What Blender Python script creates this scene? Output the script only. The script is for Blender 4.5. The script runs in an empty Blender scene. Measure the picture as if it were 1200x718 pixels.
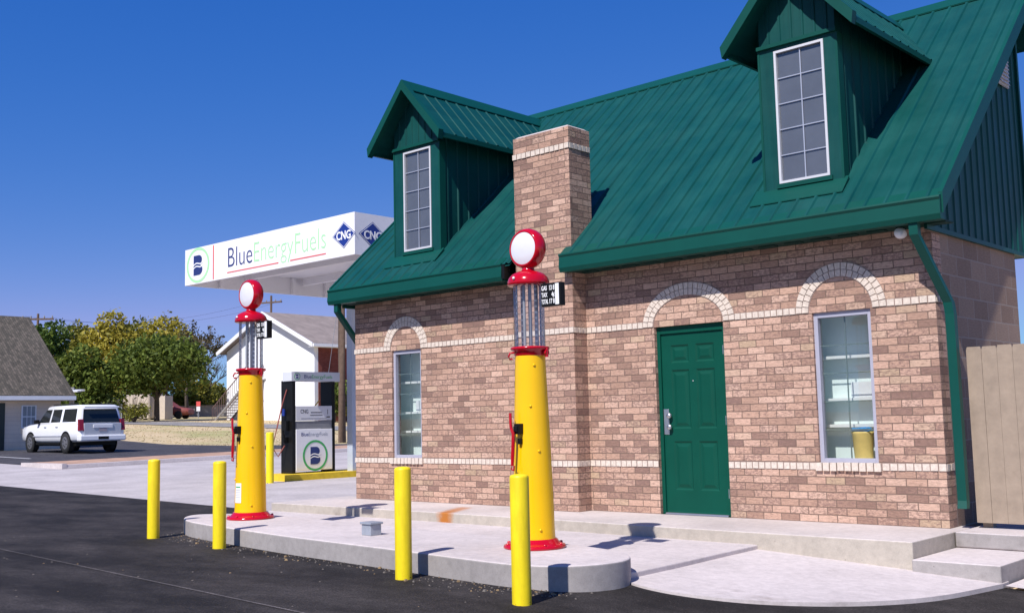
import bpy, math, random
import numpy as np
from mathutils import Vector, Matrix

random.seed(7)
RNG = np.random.default_rng(11)
scene = bpy.context.scene
C = scene.collection

# ------------------------------------------------------------------ camera
CAM = np.array([12.685, -10.337, 1.108])
PITCH, YAW, ROLL = 0.10465, -0.74150, -0.022584
FPX = 1262.4                                   # focal length for a 1200 px wide frame


def cam_axes():
    cy, sy, cp, sp = math.cos(YAW), math.sin(YAW), math.cos(PITCH), math.sin(PITCH)
    f = np.array([sy * cp, cy * cp, sp])
    r = np.array([cy, -sy, 0.0])
    u = np.cross(r, f)
    cr, sr = math.cos(ROLL), math.sin(ROLL)
    return cr * r + sr * u, -sr * r + cr * u, f


AR, AU, AF = cam_axes()
cam_data = bpy.data.cameras.new('camera')
cam_data.sensor_width = 36.0
cam_data.lens = FPX / 1200 * 36
cam_data.clip_start = 0.1
cam_data.clip_end = 5000
cam = bpy.data.objects.new('camera', cam_data)
C.objects.link(cam)
cam.matrix_world = Matrix(((AR[0], AU[0], -AF[0], CAM[0]), (AR[1], AU[1], -AF[1], CAM[1]),
                           (AR[2], AU[2], -AF[2], CAM[2]), (0, 0, 0, 1)))
scene.camera = cam

# ------------------------------------------------------------------ sky, sun, exposure
SUN_EL, SUN_AZ = 48.8, 168.4
world = bpy.data.worlds.new('World')
scene.world = world
world.use_nodes = True
wn = world.node_tree
wn.nodes.clear()
w_out = wn.nodes.new('ShaderNodeOutputWorld')
w_bg = wn.nodes.new('ShaderNodeBackground')
w_sky = wn.nodes.new('ShaderNodeTexSky')
w_sky.sky_type = 'NISHITA'
w_sky.sun_disc = False
w_sky.sun_elevation = math.radians(SUN_EL)
w_sky.sun_rotation = math.radians(SUN_AZ)
w_sky.altitude = 300
w_sky.air_density = 0.62
w_sky.dust_density = 0.1
w_sky.ozone_density = 6.0
w_bg.inputs['Strength'].default_value = 0.082
# grade of the sky colours: the phone camera's blue rendering of a clear sky
w_sep = wn.nodes.new('ShaderNodeSeparateColor')
w_com = wn.nodes.new('ShaderNodeCombineColor')
wn.links.new(w_sky.outputs[0], w_sep.inputs[0])
for ch, (pw, k, top) in enumerate(((1.90, 0.58, 2.6), (0.853, 1.06, 6.0), (0.406, 3.30, 9.0))):
    p_ = wn.nodes.new('ShaderNodeMath')
    p_.operation = 'POWER'
    p_.inputs[1].default_value = pw
    wn.links.new(w_sep.outputs[ch], p_.inputs[0])
    k_ = wn.nodes.new('ShaderNodeMath')
    k_.operation = 'MULTIPLY'
    k_.inputs[1].default_value = k
    wn.links.new(p_.outputs[0], k_.inputs[0])
    m_ = wn.nodes.new('ShaderNodeMath')
    m_.operation = 'MINIMUM'
    m_.inputs[1].default_value = top
    wn.links.new(k_.outputs[0], m_.inputs[0])
    wn.links.new(m_.outputs[0], w_com.inputs[ch])
wn.links.new(w_com.outputs[0], w_bg.inputs[0])
wn.links.new(w_bg.outputs[0], w_out.inputs[0])
sl = bpy.data.lights.new('sun', 'SUN')
sl.energy = 4.5
sl.angle = math.radians(0.53)
sl.color = (1.0, 0.955, 0.91)
so = bpy.data.objects.new('sun', sl)
C.objects.link(so)
so.rotation_euler = Vector((-0.205, 1.0, -1.165)).to_track_quat('-Z', 'Y').to_euler()
so.location = (20, -40, 50)
scene.view_settings.view_transform = 'Standard'
scene.view_settings.look = 'None'
scene.view_settings.gamma = 1
scene.view_settings.use_curve_mapping = False
scene.view_settings.exposure = 0.38
scene.cycles.max_bounces = 8
scene.cycles.transparent_max_bounces = 12


# ------------------------------------------------------------------ helpers
def far(px, d):
    """ground bearing: world x, y of a place seen at photo column px, d metres along the view axis"""
    f = AF[:2] / np.linalg.norm(AF[:2])
    r = AR[:2] / np.linalg.norm(AR[:2])
    p = CAM[:2] + d * (f + r * (px - 600) / FPX)
    return float(p[0]), float(p[1])


def gz(x, y):
    s = (x - 12.7) * -0.866 + (y + 10.3) * 0.5
    z = np.interp(s, [0, 29, 46, 54, 75, 115, 500], [-0.19, -0.19, 0.18, 0.28, 1.45, 2.3, 2.3])
    return float(z) - 0.065 * min(max(x - 7.15, 0), 12)


class MB:
    def __init__(self):
        self.v, self.f, self.mi, self.sm = [], [], [], []

    def face(self, pts, mi=0, smooth=False):
        n = len(self.v)
        self.v += [tuple(p) for p in pts]
        self.f.append(tuple(range(n, n + len(pts))))
        self.mi.append(mi)
        self.sm.append(smooth)

    def hexa(self, b, t, mi=0):
        """b, t: four bottom and four top corners, counter-clockwise seen from above"""
        n = len(self.v)
        self.v += [tuple(p) for p in b] + [tuple(p) for p in t]
        for q in ((3, 2, 1, 0), (4, 5, 6, 7), (0, 1, 5, 4), (1, 2, 6, 5), (2, 3, 7, 6), (3, 0, 4, 7)):
            self.f.append(tuple(n + k for k in q))
            self.mi.append(mi)
            self.sm.append(False)

    def box(self, x0, x1, y0, y1, z0, z1, mi=0):
        self.hexa([(x0, y0, z0), (x1, y0, z0), (x1, y1, z0), (x0, y1, z0)],
                  [(x0, y0, z1), (x1, y0, z1), (x1, y1, z1), (x0, y1, z1)], mi)

    def prism(self, poly, a, b, axis='y', mi=0):
        """poly: 2-d outline extruded from a to b along axis"""
        def P(u, v, w):
            return {'x': (w, u, v), 'y': (u, w, v), 'z': (u, v, w)}[axis]
        n = len(poly)
        self.face([P(u, v, a) for u, v in poly], mi)
        self.face([P(u, v, b) for u, v in reversed(poly)], mi)
        for i in range(n):
            u0, v0 = poly[i]
            u1, v1 = poly[(i + 1) % n]
            self.face([P(u0, v0, a), P(u0, v0, b), P(u1, v1, b), P(u1, v1, a)], mi)

    def rings(self, rings, mi=0, smooth=True, caps=True, closed=True):
        n0 = len(self.v)
        m = len(rings[0])
        for r in rings:
            self.v += [tuple(p) for p in r]
        for i in range(len(rings) - 1):
            for j in range(m if closed else m - 1):
                k = (j + 1) % m
                self.f.append((n0 + i * m + j, n0 + i * m + k, n0 + (i + 1) * m + k, n0 + (i + 1) * m + j))
                self.mi.append(mi)
                self.sm.append(smooth)
        if caps:
            self.face(list(reversed(rings[0])), mi)
            self.face(rings[-1], mi)

    def lathe(self, prof, cx=0, cy=0, n=32, mi=0, axis='z', cz=0, smooth=True, caps=True):
        R = []
        for r, h in prof:
            ring = []
            for k in range(n):
                a = 2 * math.pi * k / n
                u, w = max(r, 1e-4) * math.cos(a), max(r, 1e-4) * math.sin(a)
                if axis == 'z':
                    ring.append((cx + u, cy + w, cz + h))
                elif axis == 'y':
                    ring.append((cx + u, cy + h, cz - w))
                else:
                    ring.append((cx + h, cy + u, cz + w))
            R.append(ring)
        self.rings(R, mi, smooth, caps)

    def tube(self, pts, r, n=8, mi=0, smooth=True):
        P = [Vector(p) for p in pts]
        rs = r if isinstance(r, (list, tuple)) else [r] * len(P)
        R = []
        for i, p in enumerate(P):
            d = (P[min(i + 1, len(P) - 1)] - P[max(i - 1, 0)]).normalized()
            a = d.cross(Vector((0, 0, 1)))
            if a.length < 1e-3:
                a = d.cross(Vector((0, 1, 0)))
            a.normalize()
            b = d.cross(a)
            R.append([p + rs[i] * (math.cos(t) * a + math.sin(t) * b) for t in [2 * math.pi * k / n for k in range(n)]])
        self.rings(R, mi, smooth, True)

    def build(self, name, mats, parent=None, bevel=0.0, weld=False, loc=None):
        me = bpy.data.meshes.new(name)
        me.from_pydata(self.v, [], self.f)
        for m in (mats if isinstance(mats, (list, tuple)) else [mats]):
            me.materials.append(m)
        me.polygons.foreach_set('material_index', self.mi)
        me.polygons.foreach_set('use_smooth', self.sm)
        me.update()
        uv = me.uv_layers.new(name='UVMap')
        co = np.empty(len(me.vertices) * 3)
        me.vertices.foreach_get('co', co)
        co = co.reshape(-1, 3)
        out = np.empty((len(me.loops), 2))
        for p in me.polygons:
            nx, ny, nz = (abs(t) for t in p.normal)
            a, b = ((0, 1) if nz > max(nx, ny) else ((1, 2) if nx > ny else (0, 2)))
            idx = list(p.vertices)
            out[p.loop_start:p.loop_start + p.loop_total, 0] = co[idx, a]
            out[p.loop_start:p.loop_start + p.loop_total, 1] = co[idx, b]
        uv.data.foreach_set('uv', out.ravel())
        o = bpy.data.objects.new(name, me)
        C.objects.link(o)
        if parent:
            o.parent = parent
        if loc:
            o.location = loc
        if bevel:
            mo = o.modifiers.new('bevel', 'BEVEL')
            mo.width = bevel
            mo.segments = 2
            mo.limit_method = 'ANGLE'
            mo.angle_limit = math.radians(40)
        return o


def tag(o, label=None, cat=None, group=None, kind=None):
    if label:
        o['label'] = label
    if cat:
        o['category'] = cat
    if group:
        o['group'] = group
    if kind:
        o['kind'] = kind
    return o


def thing(name, label, cat, loc=(0, 0, 0), rz=0.0, group=None):
    o = bpy.data.objects.new(name, None)
    o.empty_display_size = 0.2
    C.objects.link(o)
    o.location = loc
    o.rotation_euler = (0, 0, rz)
    return tag(o, label, cat, group)


def kids(o):
    return [c for c in bpy.data.objects if c.parent is o]


def copy_tree(o, parent=None):
    c = o.copy()
    C.objects.link(c)
    c.parent = parent
    for ch in kids(o):
        copy_tree(ch, c)
    return c


def text(name, body, size, mat, parent, origin, facing='-y', xs=1.0, extrude=0.002, align='LEFT', bold=0.0, width=None):
    cu = bpy.data.curves.new('txt', 'FONT')
    cu.body = body
    cu.size = size
    cu.extrude = extrude
    cu.align_x = align
    cu.offset = bold
    cu.resolution_u = 4
    ob = bpy.data.objects.new('txt', cu)
    C.objects.link(ob)
    dg = bpy.context.evaluated_depsgraph_get()
    me = bpy.data.meshes.new_from_object(ob.evaluated_get(dg))
    bpy.data.objects.remove(ob)
    bpy.data.curves.remove(cu)
    if width:
        vx_ = [v.co.x for v in me.vertices]
        xs = width / (max(vx_) - min(vx_))
        origin = (origin[0] - min(vx_) * xs, *origin[1:]) if facing == '-y' else (origin[0], origin[1] - min(vx_) * xs, origin[2])
    if facing == '-y':
        M = Matrix(((xs, 0, 0, origin[0]), (0, 0, -1, origin[1]), (0, 1, 0, origin[2]), (0, 0, 0, 1)))
    else:
        M = Matrix(((0, 0, 1, origin[0]), (xs, 0, 0, origin[1]), (0, 1, 0, origin[2]), (0, 0, 0, 1)))
    me.transform(M)
    me.materials.clear()
    me.materials.append(mat)
    me.name = name
    o = bpy.data.objects.new(name, me)
    C.objects.link(o)
    o.parent = parent
    return o


# ------------------------------------------------------------------ materials
def new_mat(name):
    m = bpy.data.materials.new(name)
    m.use_nodes = True
    nt = m.node_tree
    return m, nt, nt.nodes['Principled BSDF']


def ramp(nt, stops, src, interp='LINEAR'):
    r = nt.nodes.new('ShaderNodeValToRGB')
    r.color_ramp.interpolation = interp
    el = r.color_ramp.elements
    while len(el) < len(stops):
        el.new(0.5)
    for e, (p, c) in zip(el, stops):
        e.position = p
        e.color = (*c, 1) if len(c) == 3 else c
    nt.links.new(src, r.inputs[0])
    return r


def noise(nt, scale, detail=4, rough=0.6, vec=None, mapping=None, coord='Object'):
    n = nt.nodes.new('ShaderNodeTexNoise')
    n.inputs['Scale'].default_value = scale
    n.inputs['Detail'].default_value = detail
    n.inputs['Roughness'].default_value = rough
    if vec is None:
        tc = nt.nodes.new('ShaderNodeTexCoord')
        vec = tc.outputs[coord]
    if mapping:
        mp = nt.nodes.new('ShaderNodeMapping')
        mp.inputs['Scale'].default_value = mapping
        nt.links.new(vec, mp.inputs[0])
        vec = mp.outputs[0]
    nt.links.new(vec, n.inputs['Vector'])
    return n


def mixc(nt, a, b, fac, mode='MIX'):
    m = nt.nodes.new('ShaderNodeMix')
    m.data_type = 'RGBA'
    m.blend_type = mode
    for sock, val in ((m.inputs[0], fac), (m.inputs[6], a), (m.inputs[7], b)):
        if hasattr(val, 'is_linked') or hasattr(val, 'links'):
            nt.links.new(val, sock)
        elif isinstance(val, (int, float)):
            sock.default_value = val
        else:
            sock.default_value = (*val, 1)
    return m.outputs[2]


def bump(nt, bsdf, src, strength=0.3, dist=0.01):
    b = nt.nodes.new('ShaderNodeBump')
    b.inputs['Strength'].default_value = strength
    b.inputs['Distance'].default_value = dist
    nt.links.new(src, b.inputs['Height'])
    nt.links.new(b.outputs[0], bsdf.inputs['Normal'])


def M(name, col, rough=0.5, metal=0.0, var=0.12, scale=3.0, bumps=0.0, bscale=60, coat=0.0, spec=0.5):
    m, nt, b = new_mat(name)
    n = noise(nt, scale, 5, 0.65)
    lo = tuple(max(0, c * (1 - var)) for c in col)
    hi = tuple(min(1, c * (1 + var)) for c in col)
    r = ramp(nt, [(0.3, lo), (0.7, hi)], n.outputs[0])
    nt.links.new(r.outputs[0], b.inputs['Base Color'])
    b.inputs['Roughness'].default_value = rough
    b.inputs['Metallic'].default_value = metal
    b.inputs['Coat Weight'].default_value = coat
    b.inputs['Specular IOR Level'].default_value = spec
    if bumps:
        n2 = noise(nt, bscale, 4, 0.6)
        bump(nt, b, n2.outputs[0], bumps, 0.01)
    return m


def brick_mat(name, bw, bh, mortar, stops, mcol, streak=0.35, bstr=0.5, smooth=0.1, rough=0.85, mottle=0.0, bdist=0.012):
    m, nt, b = new_mat(name)
    tc = nt.nodes.new('ShaderNodeTexCoord')
    uv = tc.outputs['UV']
    br = nt.nodes.new('ShaderNodeTexBrick')
    br.offset = 0.5
    br.inputs['Color1'].default_value = (0, 0, 0, 1)
    br.inputs['Color2'].default_value = (1, 1, 1, 1)
    br.inputs['Mortar'].default_value = (0.5, 0.5, 0.5, 1)
    br.inputs['Scale'].default_value = 1
    br.inputs['Mortar Size'].default_value = mortar
    br.inputs['Mortar Smooth'].default_value = smooth
    br.inputs['Brick Width'].default_value = bw
    br.inputs['Row Height'].default_value = bh
    # slight wobble so courses are not ruler straight
    nw = noise(nt, 9, 2, 0.5, vec=uv)
    sub = nt.nodes.new('ShaderNodeVectorMath')
    sub.operation = 'SUBTRACT'
    sub.inputs[1].default_value = (0.5, 0.5, 0.5)
    nt.links.new(nw.outputs['Color'], sub.inputs[0])
    sc = nt.nodes.new('ShaderNodeVectorMath')
    sc.operation = 'SCALE'
    sc.inputs['Scale'].default_value = 0.008
    nt.links.new(sub.outputs[0], sc.inputs[0])
    ad = nt.nodes.new('ShaderNodeVectorMath')
    nt.links.new(uv, ad.inputs[0])
    nt.links.new(sc.outputs[0], ad.inputs[1])
    nt.links.new(ad.outputs[0], br.inputs['Vector'])
    r = ramp(nt, stops, br.outputs['Color'])
    n1 = noise(nt, 1.0, 6, 0.75, vec=uv, mapping=(18, 70, 1))
    r1 = ramp(nt, [(0.36, (1 - streak,) * 3), (0.5, (0.97,) * 3), (0.66, (1.18,) * 3)], n1.outputs[0])
    c = mixc(nt, r.outputs[0], r1.outputs[0], 1.0, 'MULTIPLY')
    if mottle:
        # kiln flashing: grey-purple blotches, denser on some bricks than on others
        nm = noise(nt, 1.0, 5, 0.75, vec=uv, mapping=(24, 42, 1))
        off = nt.nodes.new('ShaderNodeMath')
        off.operation = 'MULTIPLY_ADD'
        off.inputs[1].default_value = 0.16
        sw = nt.nodes.new('ShaderNodeTexWhiteNoise')
        sw.noise_dimensions = '3D'
        nt.links.new(br.outputs['Color'], sw.inputs['Vector'])
        nt.links.new(sw.outputs['Value'], off.inputs[0])
        nt.links.new(nm.outputs[0], off.inputs[2])
        rm = ramp(nt, [(0.565, (0,) * 3), (0.70, (1,) * 3)], off.outputs[0])
        mm = nt.nodes.new('ShaderNodeMath')
        mm.operation = 'MULTIPLY'
        mm.inputs[1].default_value = mottle
        nt.links.new(rm.outputs[0], mm.inputs[0])
        c = mixc(nt, c, (0.22, 0.135, 0.115), mm.outputs[0])
    n2 = noise(nt, 0.8, 3, 0.6, vec=uv)
    r2 = ramp(nt, [(0.3, (0.88,) * 3), (0.7, (1.08,) * 3)], n2.outputs[0])
    c = mixc(nt, c, r2.outputs[0], 1.0, 'MULTIPLY')
    c = mixc(nt, c, mcol, br.outputs['Fac'])
    nt.links.new(c, b.inputs['Base Color'])
    b.inputs['Roughness'].default_value = rough
    b.inputs['Specular IOR Level'].default_value = 0.25
    inv = nt.nodes.new('ShaderNodeMath')
    inv.operation = 'MULTIPLY_ADD'
    inv.inputs[1].default_value = -1.0
    nt.links.new(br.outputs['Fac'], inv.inputs[0])
    ns = nt.nodes.new('ShaderNodeMath')
    ns.operation = 'MULTIPLY'
    ns.inputs[1].default_value = 0.35
    nt.links.new(n1.outputs[0], ns.inputs[0])
    nt.links.new(ns.outputs[0], inv.inputs[2])
    bump(nt, b, inv.outputs[0], bstr, bdist)
    return m


def concrete_mat(name, col, dirt=0.25, stain=None):
    m, nt, b = new_mat(name)
    tc = nt.nodes.new('ShaderNodeTexCoord')
    ob = tc.outputs['Object']
    n1 = noise(nt, 0.7, 6, 0.65, vec=ob)
    n2 = noise(nt, 14, 5, 0.7, vec=ob)
    n3 = noise(nt, 160, 2, 0.6, vec=ob)
    r1 = ramp(nt, [(0.32, tuple(c * (1 - dirt) for c in col)), (0.62, col)], n1.outputs[0])
    r2 = ramp(nt, [(0.3, (0.86,) * 3), (0.65, (1.06,) * 3)], n2.outputs[0])
    r3 = ramp(nt, [(0.3, (0.88,) * 3), (0.6, (1.05,) * 3)], n3.outputs[0])
    c = mixc(nt, r1.outputs[0], r2.outputs[0], 1.0, 'MULTIPLY')
    c = mixc(nt, c, r3.outputs[0], 0.8, 'MULTIPLY')
    no = noise(nt, 2.3, 4, 0.75, vec=ob)
    ro = ramp(nt, [(0.60, (1,) * 3), (0.78, (0.74, 0.72, 0.70))], no.outputs[0])
    c = mixc(nt, c, ro.outputs[0], 1.0, 'MULTIPLY')
    # pock marks on the cast faces
    vo = nt.nodes.new('ShaderNodeTexVoronoi')
    vo.inputs['Scale'].default_value = 9
    vo.inputs['Randomness'].default_value = 1
    nt.links.new(ob, vo.inputs['Vector'])
    rv = ramp(nt, [(0.03, (0.35,) * 3), (0.06, (1,) * 3)], vo.outputs['Distance'])
    c = mixc(nt, c, rv.outputs[0], 0.6, 'MULTIPLY')
    if stain:
        (x0, x1, y0, col2) = stain
        sx = nt.nodes.new('ShaderNodeSeparateXYZ')
        nt.links.new(ob, sx.inputs[0])
        # rust: a streak that starts on the tread and runs down the riser
        g = nt.nodes.new('ShaderNodeMath'); g.operation = 'SUBTRACT'; g.inputs[1].default_value = (x0 + x1) / 2
        nt.links.new(sx.outputs[0], g.inputs[0])
        # on the tread the trail drifts to the right with depth
        yy = nt.nodes.new('ShaderNodeMath'); yy.operation = 'SUBTRACT'; yy.inputs[1].default_value = y0
        nt.links.new(sx.outputs[1], yy.inputs[0])
        ym = nt.nodes.new('ShaderNodeMath'); ym.operation = 'MULTIPLY_ADD'; ym.inputs[1].default_value = 0.5
        nt.links.new(yy.outputs[0], ym.inputs[0]); nt.links.new(g.outputs[0], ym.inputs[2])
        ab = nt.nodes.new('ShaderNodeMath'); ab.operation = 'ABSOLUTE'
        nt.links.new(ym.outputs[0], ab.inputs[0])
        nn = noise(nt, 12, 4, 0.7, vec=ob)
        a2 = nt.nodes.new('ShaderNodeMath'); a2.operation = 'MULTIPLY_ADD'; a2.inputs[1].default_value = 0.16; a2.inputs[2].default_value = -0.08
        nt.links.new(nn.outputs[0], a2.inputs[0])
        a3 = nt.nodes.new('ShaderNodeMath'); a3.operation = 'ADD'
        nt.links.new(ab.outputs[0], a3.inputs[0]); nt.links.new(a2.outputs[0], a3.inputs[1])
        rs = ramp(nt, [(0.05, (1,) * 3), (0.17, (0,) * 3)], a3.outputs[0])
        ry = ramp(nt, [(0.0, (1,) * 3), (0.75, (0.6,) * 3), (0.8, (0,) * 3)], yy.outputs[0])
        mu = nt.nodes.new('ShaderNodeMath'); mu.operation = 'MULTIPLY'
        nt.links.new(rs.outputs[0], mu.inputs[0]); nt.links.new(ry.outputs[0], mu.inputs[1])
        m8 = nt.nodes.new('ShaderNodeMath'); m8.operation = 'MULTIPLY'; m8.inputs[1].default_value = 0.95
        nt.links.new(mu.outputs[0], m8.inputs[0])
        c = mixc(nt, c, col2, m8.outputs[0])
    nt.links.new(c, b.inputs['Base Color'])
    b.inputs['Roughness'].default_value = 0.9
    b.inputs['Specular IOR Level'].default_value = 0.2
    bump(nt, b, n2.outputs[0], 0.12, 0.01)
    return m


def asphalt_mat(name, base, dust, speck=0.5):
    m, nt, b = new_mat(name)
    tc = nt.nodes.new('ShaderNodeTexCoord')
    ob = tc.outputs['Object']
    n1 = noise(nt, 0.55, 6, 0.65, vec=ob, mapping=(1.0, 2.2, 1))
    n2 = noise(nt, 75, 3, 0.75, vec=ob)
    n3 = noise(nt, 6, 5, 0.7, vec=ob)
    r1 = ramp(nt, [(0.40, base), (0.66, dust)], n1.outputs[0])
    r2 = ramp(nt, [(0.35, (1 - speck,) * 3), (0.5, (1,) * 3), (0.66, (1 + speck * 1.8,) * 3)], n2.outputs[0])
    r3 = ramp(nt, [(0.3, (0.72,) * 3), (0.7, (1.28,) * 3)], n3.outputs[0])
    c = mixc(nt, r1.outputs[0], r2.outputs[0], 1.0, 'MULTIPLY')
    c = mixc(nt, c, r3.outputs[0], 1.0, 'MULTIPLY')
    # pale stones of the mix showing through
    vo = nt.nodes.new('ShaderNodeTexVoronoi')
    vo.inputs['Scale'].default_value = 38
    nt.links.new(ob, vo.inputs['Vector'])
    rv = ramp(nt, [(0.10, (.5,) * 3), (0.2, (0,) * 3)], vo.outputs['Distance'])
    sep = nt.nodes.new('ShaderNodeSeparateColor')
    nt.links.new(vo.outputs['Color'], sep.inputs[0])
    rs = ramp(nt, [(0.62, (0,) * 3), (0.80, (1,) * 3)], sep.outputs[0])
    mu = nt.nodes.new('ShaderNodeMath')
    mu.operation = 'MULTIPLY'
    nt.links.new(rv.outputs[0], mu.inputs[0])
    nt.links.new(rs.outputs[0], mu.inputs[1])
    c = mixc(nt, c, tuple(min(1, q * 4) for q in dust), mu.outputs[0])
    nt.links.new(c, b.inputs['Base Color'])
    b.inputs['Roughness'].default_value = 0.88
    b.inputs['Specular IOR Level'].default_value = 0.25
    bump(nt, b, n2.outputs[0], 0.7, 0.01)
    return m


def leaf_mat(name, stops):
    m, nt, b = new_mat(name)
    g = nt.nodes.new('ShaderNodeNewGeometry')
    r = ramp(nt, stops, g.outputs['Random Per Island'])
    n = noise(nt, 0.55, 3, 0.6)
    r2 = ramp(nt, [(0.3, (0.7,) * 3), (0.7, (1.25,) * 3)], n.outputs[0])
    c = mixc(nt, r.outputs[0], r2.outputs[0], 1.0, 'MULTIPLY')
    nt.links.new(c, b.inputs['Base Color'])
    b.inputs['Roughness'].default_value = 0.6
    b.inputs['Specular IOR Level'].default_value = 0.25
    t = nt.nodes.new('ShaderNodeBsdfTranslucent')
    nt.links.new(c, t.inputs[0])
    mx = nt.nodes.new('ShaderNodeMixShader')
    mx.inputs[0].default_value = 0.3
    out = nt.nodes['Material Output']
    nt.links.new(b.outputs[0], mx.inputs[1])
    nt.links.new(t.outputs[0], mx.inputs[2])
    nt.links.new(mx.outputs[0], out.inputs[0])
    return m


def glass_mat(name, tint=(0.95, 0.985, 0.98), boost=1.0, base=0.08):
    """clear sheet glass that lets sunlight through"""
    m, nt, b = new_mat(name)
    nt.nodes.remove(b)
    out = nt.nodes['Material Output']
    tr = nt.nodes.new('ShaderNodeBsdfTransparent')
    tr.inputs[0].default_value = (*tint, 1)
    gl = nt.nodes.new('ShaderNodeBsdfGlossy')
    gl.inputs['Roughness'].default_value = 0.02
    fr = nt.nodes.new('ShaderNodeLayerWeight')
    fr.inputs['Blend'].default_value = 0.22
    ma = nt.nodes.new('ShaderNodeMath')
    ma.operation = 'MULTIPLY_ADD'
    ma.inputs[1].default_value = boost
    ma.inputs[2].default_value = base
    nt.links.new(fr.outputs['Fresnel'], ma.inputs[0])
    mx = nt.nodes.new('ShaderNodeMixShader')
    nt.links.new(ma.outputs[0], mx.inputs[0])
    nt.links.new(tr.outputs[0], mx.inputs[1])
    nt.links.new(gl.outputs[0], mx.inputs[2])
    nt.links.new(mx.outputs[0], out.inputs[0])
    return m


BRICK = brick_mat('brick', 0.2085, 0.0762, 0.0048,
                  [(0.0, (0.27, 0.165, 0.13)), (0.16, (0.41, 0.255, 0.19)), (0.4, (0.515, 0.325, 0.24)), (0.65, (0.57, 0.365, 0.275)),
                   (0.88, (0.64, 0.43, 0.33)), (1.0, (0.47, 0.335, 0.225))], (0.20, 0.135, 0.105), streak=0.24, mottle=0.75, bstr=0.9, bdist=0.028)
BLOCK = brick_mat('concrete_block', 0.406, 0.203, 0.006,
                  [(0.0, (0.25, 0.165, 0.12)), (0.5, (0.30, 0.205, 0.15)), (1.0, (0.35, 0.245, 0.18))], (0.34, 0.28, 0.235), streak=0.15, bstr=0.3)
FARBRICK = brick_mat('red_brick', 0.22, 0.075, 0.004, [(0, (0.16, 0.035, 0.025)), (1, (0.24, 0.06, 0.045))], (0.2, 0.12, 0.1), streak=0.2)
SHINGLE = brick_mat('shingles', 0.17, 0.11, 0.006,
                    [(0, (0.075, 0.068, 0.055)), (0.5, (0.112, 0.098, 0.078)), (1, (0.155, 0.13, 0.105))], (0.055, 0.048, 0.042), streak=0.3, bstr=0.6)
SHINGLE_FAR = M('weathered_shingles', (0.25, 0.205, 0.185), 0.9, var=0.2, scale=1.5)
WHITEBRICK = M('white_brick', (0.64, 0.55, 0.47), 0.85, var=0.18, scale=30, bumps=0.3, spec=0.2)
MORTAR = M('mortar', (0.30, 0.22, 0.19), 0.95, var=0.15, scale=40)
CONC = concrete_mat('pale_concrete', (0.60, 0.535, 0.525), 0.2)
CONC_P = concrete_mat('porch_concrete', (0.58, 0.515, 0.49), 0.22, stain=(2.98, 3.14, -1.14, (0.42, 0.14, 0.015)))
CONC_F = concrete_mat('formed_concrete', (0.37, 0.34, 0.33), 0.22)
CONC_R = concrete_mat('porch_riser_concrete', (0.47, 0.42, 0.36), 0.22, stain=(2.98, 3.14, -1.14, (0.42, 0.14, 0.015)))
CONC_D = concrete_mat('drive_concrete', (0.50, 0.455, 0.455), 0.24)
ASPH = asphalt_mat('fresh_asphalt', (0.0135, 0.0115, 0.0115), (0.044, 0.038, 0.037))
ASPH2 = asphalt_mat('lot_asphalt', (0.045, 0.043, 0.052), (0.07, 0.067, 0.075), 0.3)
ROADG = asphalt_mat('road_asphalt', (0.20, 0.19, 0.19), (0.26, 0.25, 0.25), 0.2)
def dry_grass_mat():
    m, nt, b = new_mat('dry_grass')
    tc = nt.nodes.new('ShaderNodeTexCoord')
    n1 = noise(nt, .16, 5, 0.6, vec=tc.outputs['Object'], mapping=(1.0, 1.6, 1))
    n2 = noise(nt, 2.5, 4, 0.6, vec=tc.outputs['Object'])
    r1 = ramp(nt, [(.32, (.34, .33, .15)), (.5, (.49, .39, .235)), (.68, (.58, .45, .29))], n1.outputs[0])
    r2 = ramp(nt, [(.3, (.9,) * 3), (.7, (1.08,) * 3)], n2.outputs[0])
    nt.links.new(mixc(nt, r1.outputs[0], r2.outputs[0], 1.0, 'MULTIPLY'), b.inputs['Base Color'])
    b.inputs['Roughness'].default_value = 0.95
    b.inputs['Specular IOR Level'].default_value = 0.1
    return m


GRASSM = dry_grass_mat()
DIRT = M('red_dirt', (0.42, 0.26, 0.18), 0.95, var=0.3, scale=1.6, bumps=0.5, bscale=9)
def metal_mat(name, col):
    m, nt, b = new_mat(name)
    tc = nt.nodes.new('ShaderNodeTexCoord')
    n1 = noise(nt, 1.0, 5, 0.7, vec=tc.outputs['Object'], mapping=(9, .7, .7))
    n2 = noise(nt, 2.2, 4, 0.6, vec=tc.outputs['Object'])
    n3 = noise(nt, 70, 2, 0.6, vec=tc.outputs['Object'])
    r1 = ramp(nt, [(0.3, tuple(c * .80 for c in col)), (0.55, col), (0.8, tuple(c * 1.14 + .002 for c in col))], n1.outputs[0])
    r2 = ramp(nt, [(0.3, (.9,) * 3), (0.7, (1.08,) * 3)], n2.outputs[0])
    c = mixc(nt, r1.outputs[0], r2.outputs[0], 1.0, 'MULTIPLY')
    rd = ramp(nt, [(0.70, (0,) * 3), (0.80, (.35,) * 3)], n3.outputs[0])
    c = mixc(nt, c, (.10, .16, .14), rd.outputs[0])
    nt.links.new(c, b.inputs['Base Color'])
    rr = ramp(nt, [(0.3, (.42,) * 3), (0.7, (.62,) * 3)], n2.outputs[0])
    nt.links.new(rr.outputs[0], b.inputs['Roughness'])
    b.inputs['Specular IOR Level'].default_value = 0.25
    bump(nt, b, n2.outputs[0], 0.12, 0.03)
    return m


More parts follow.
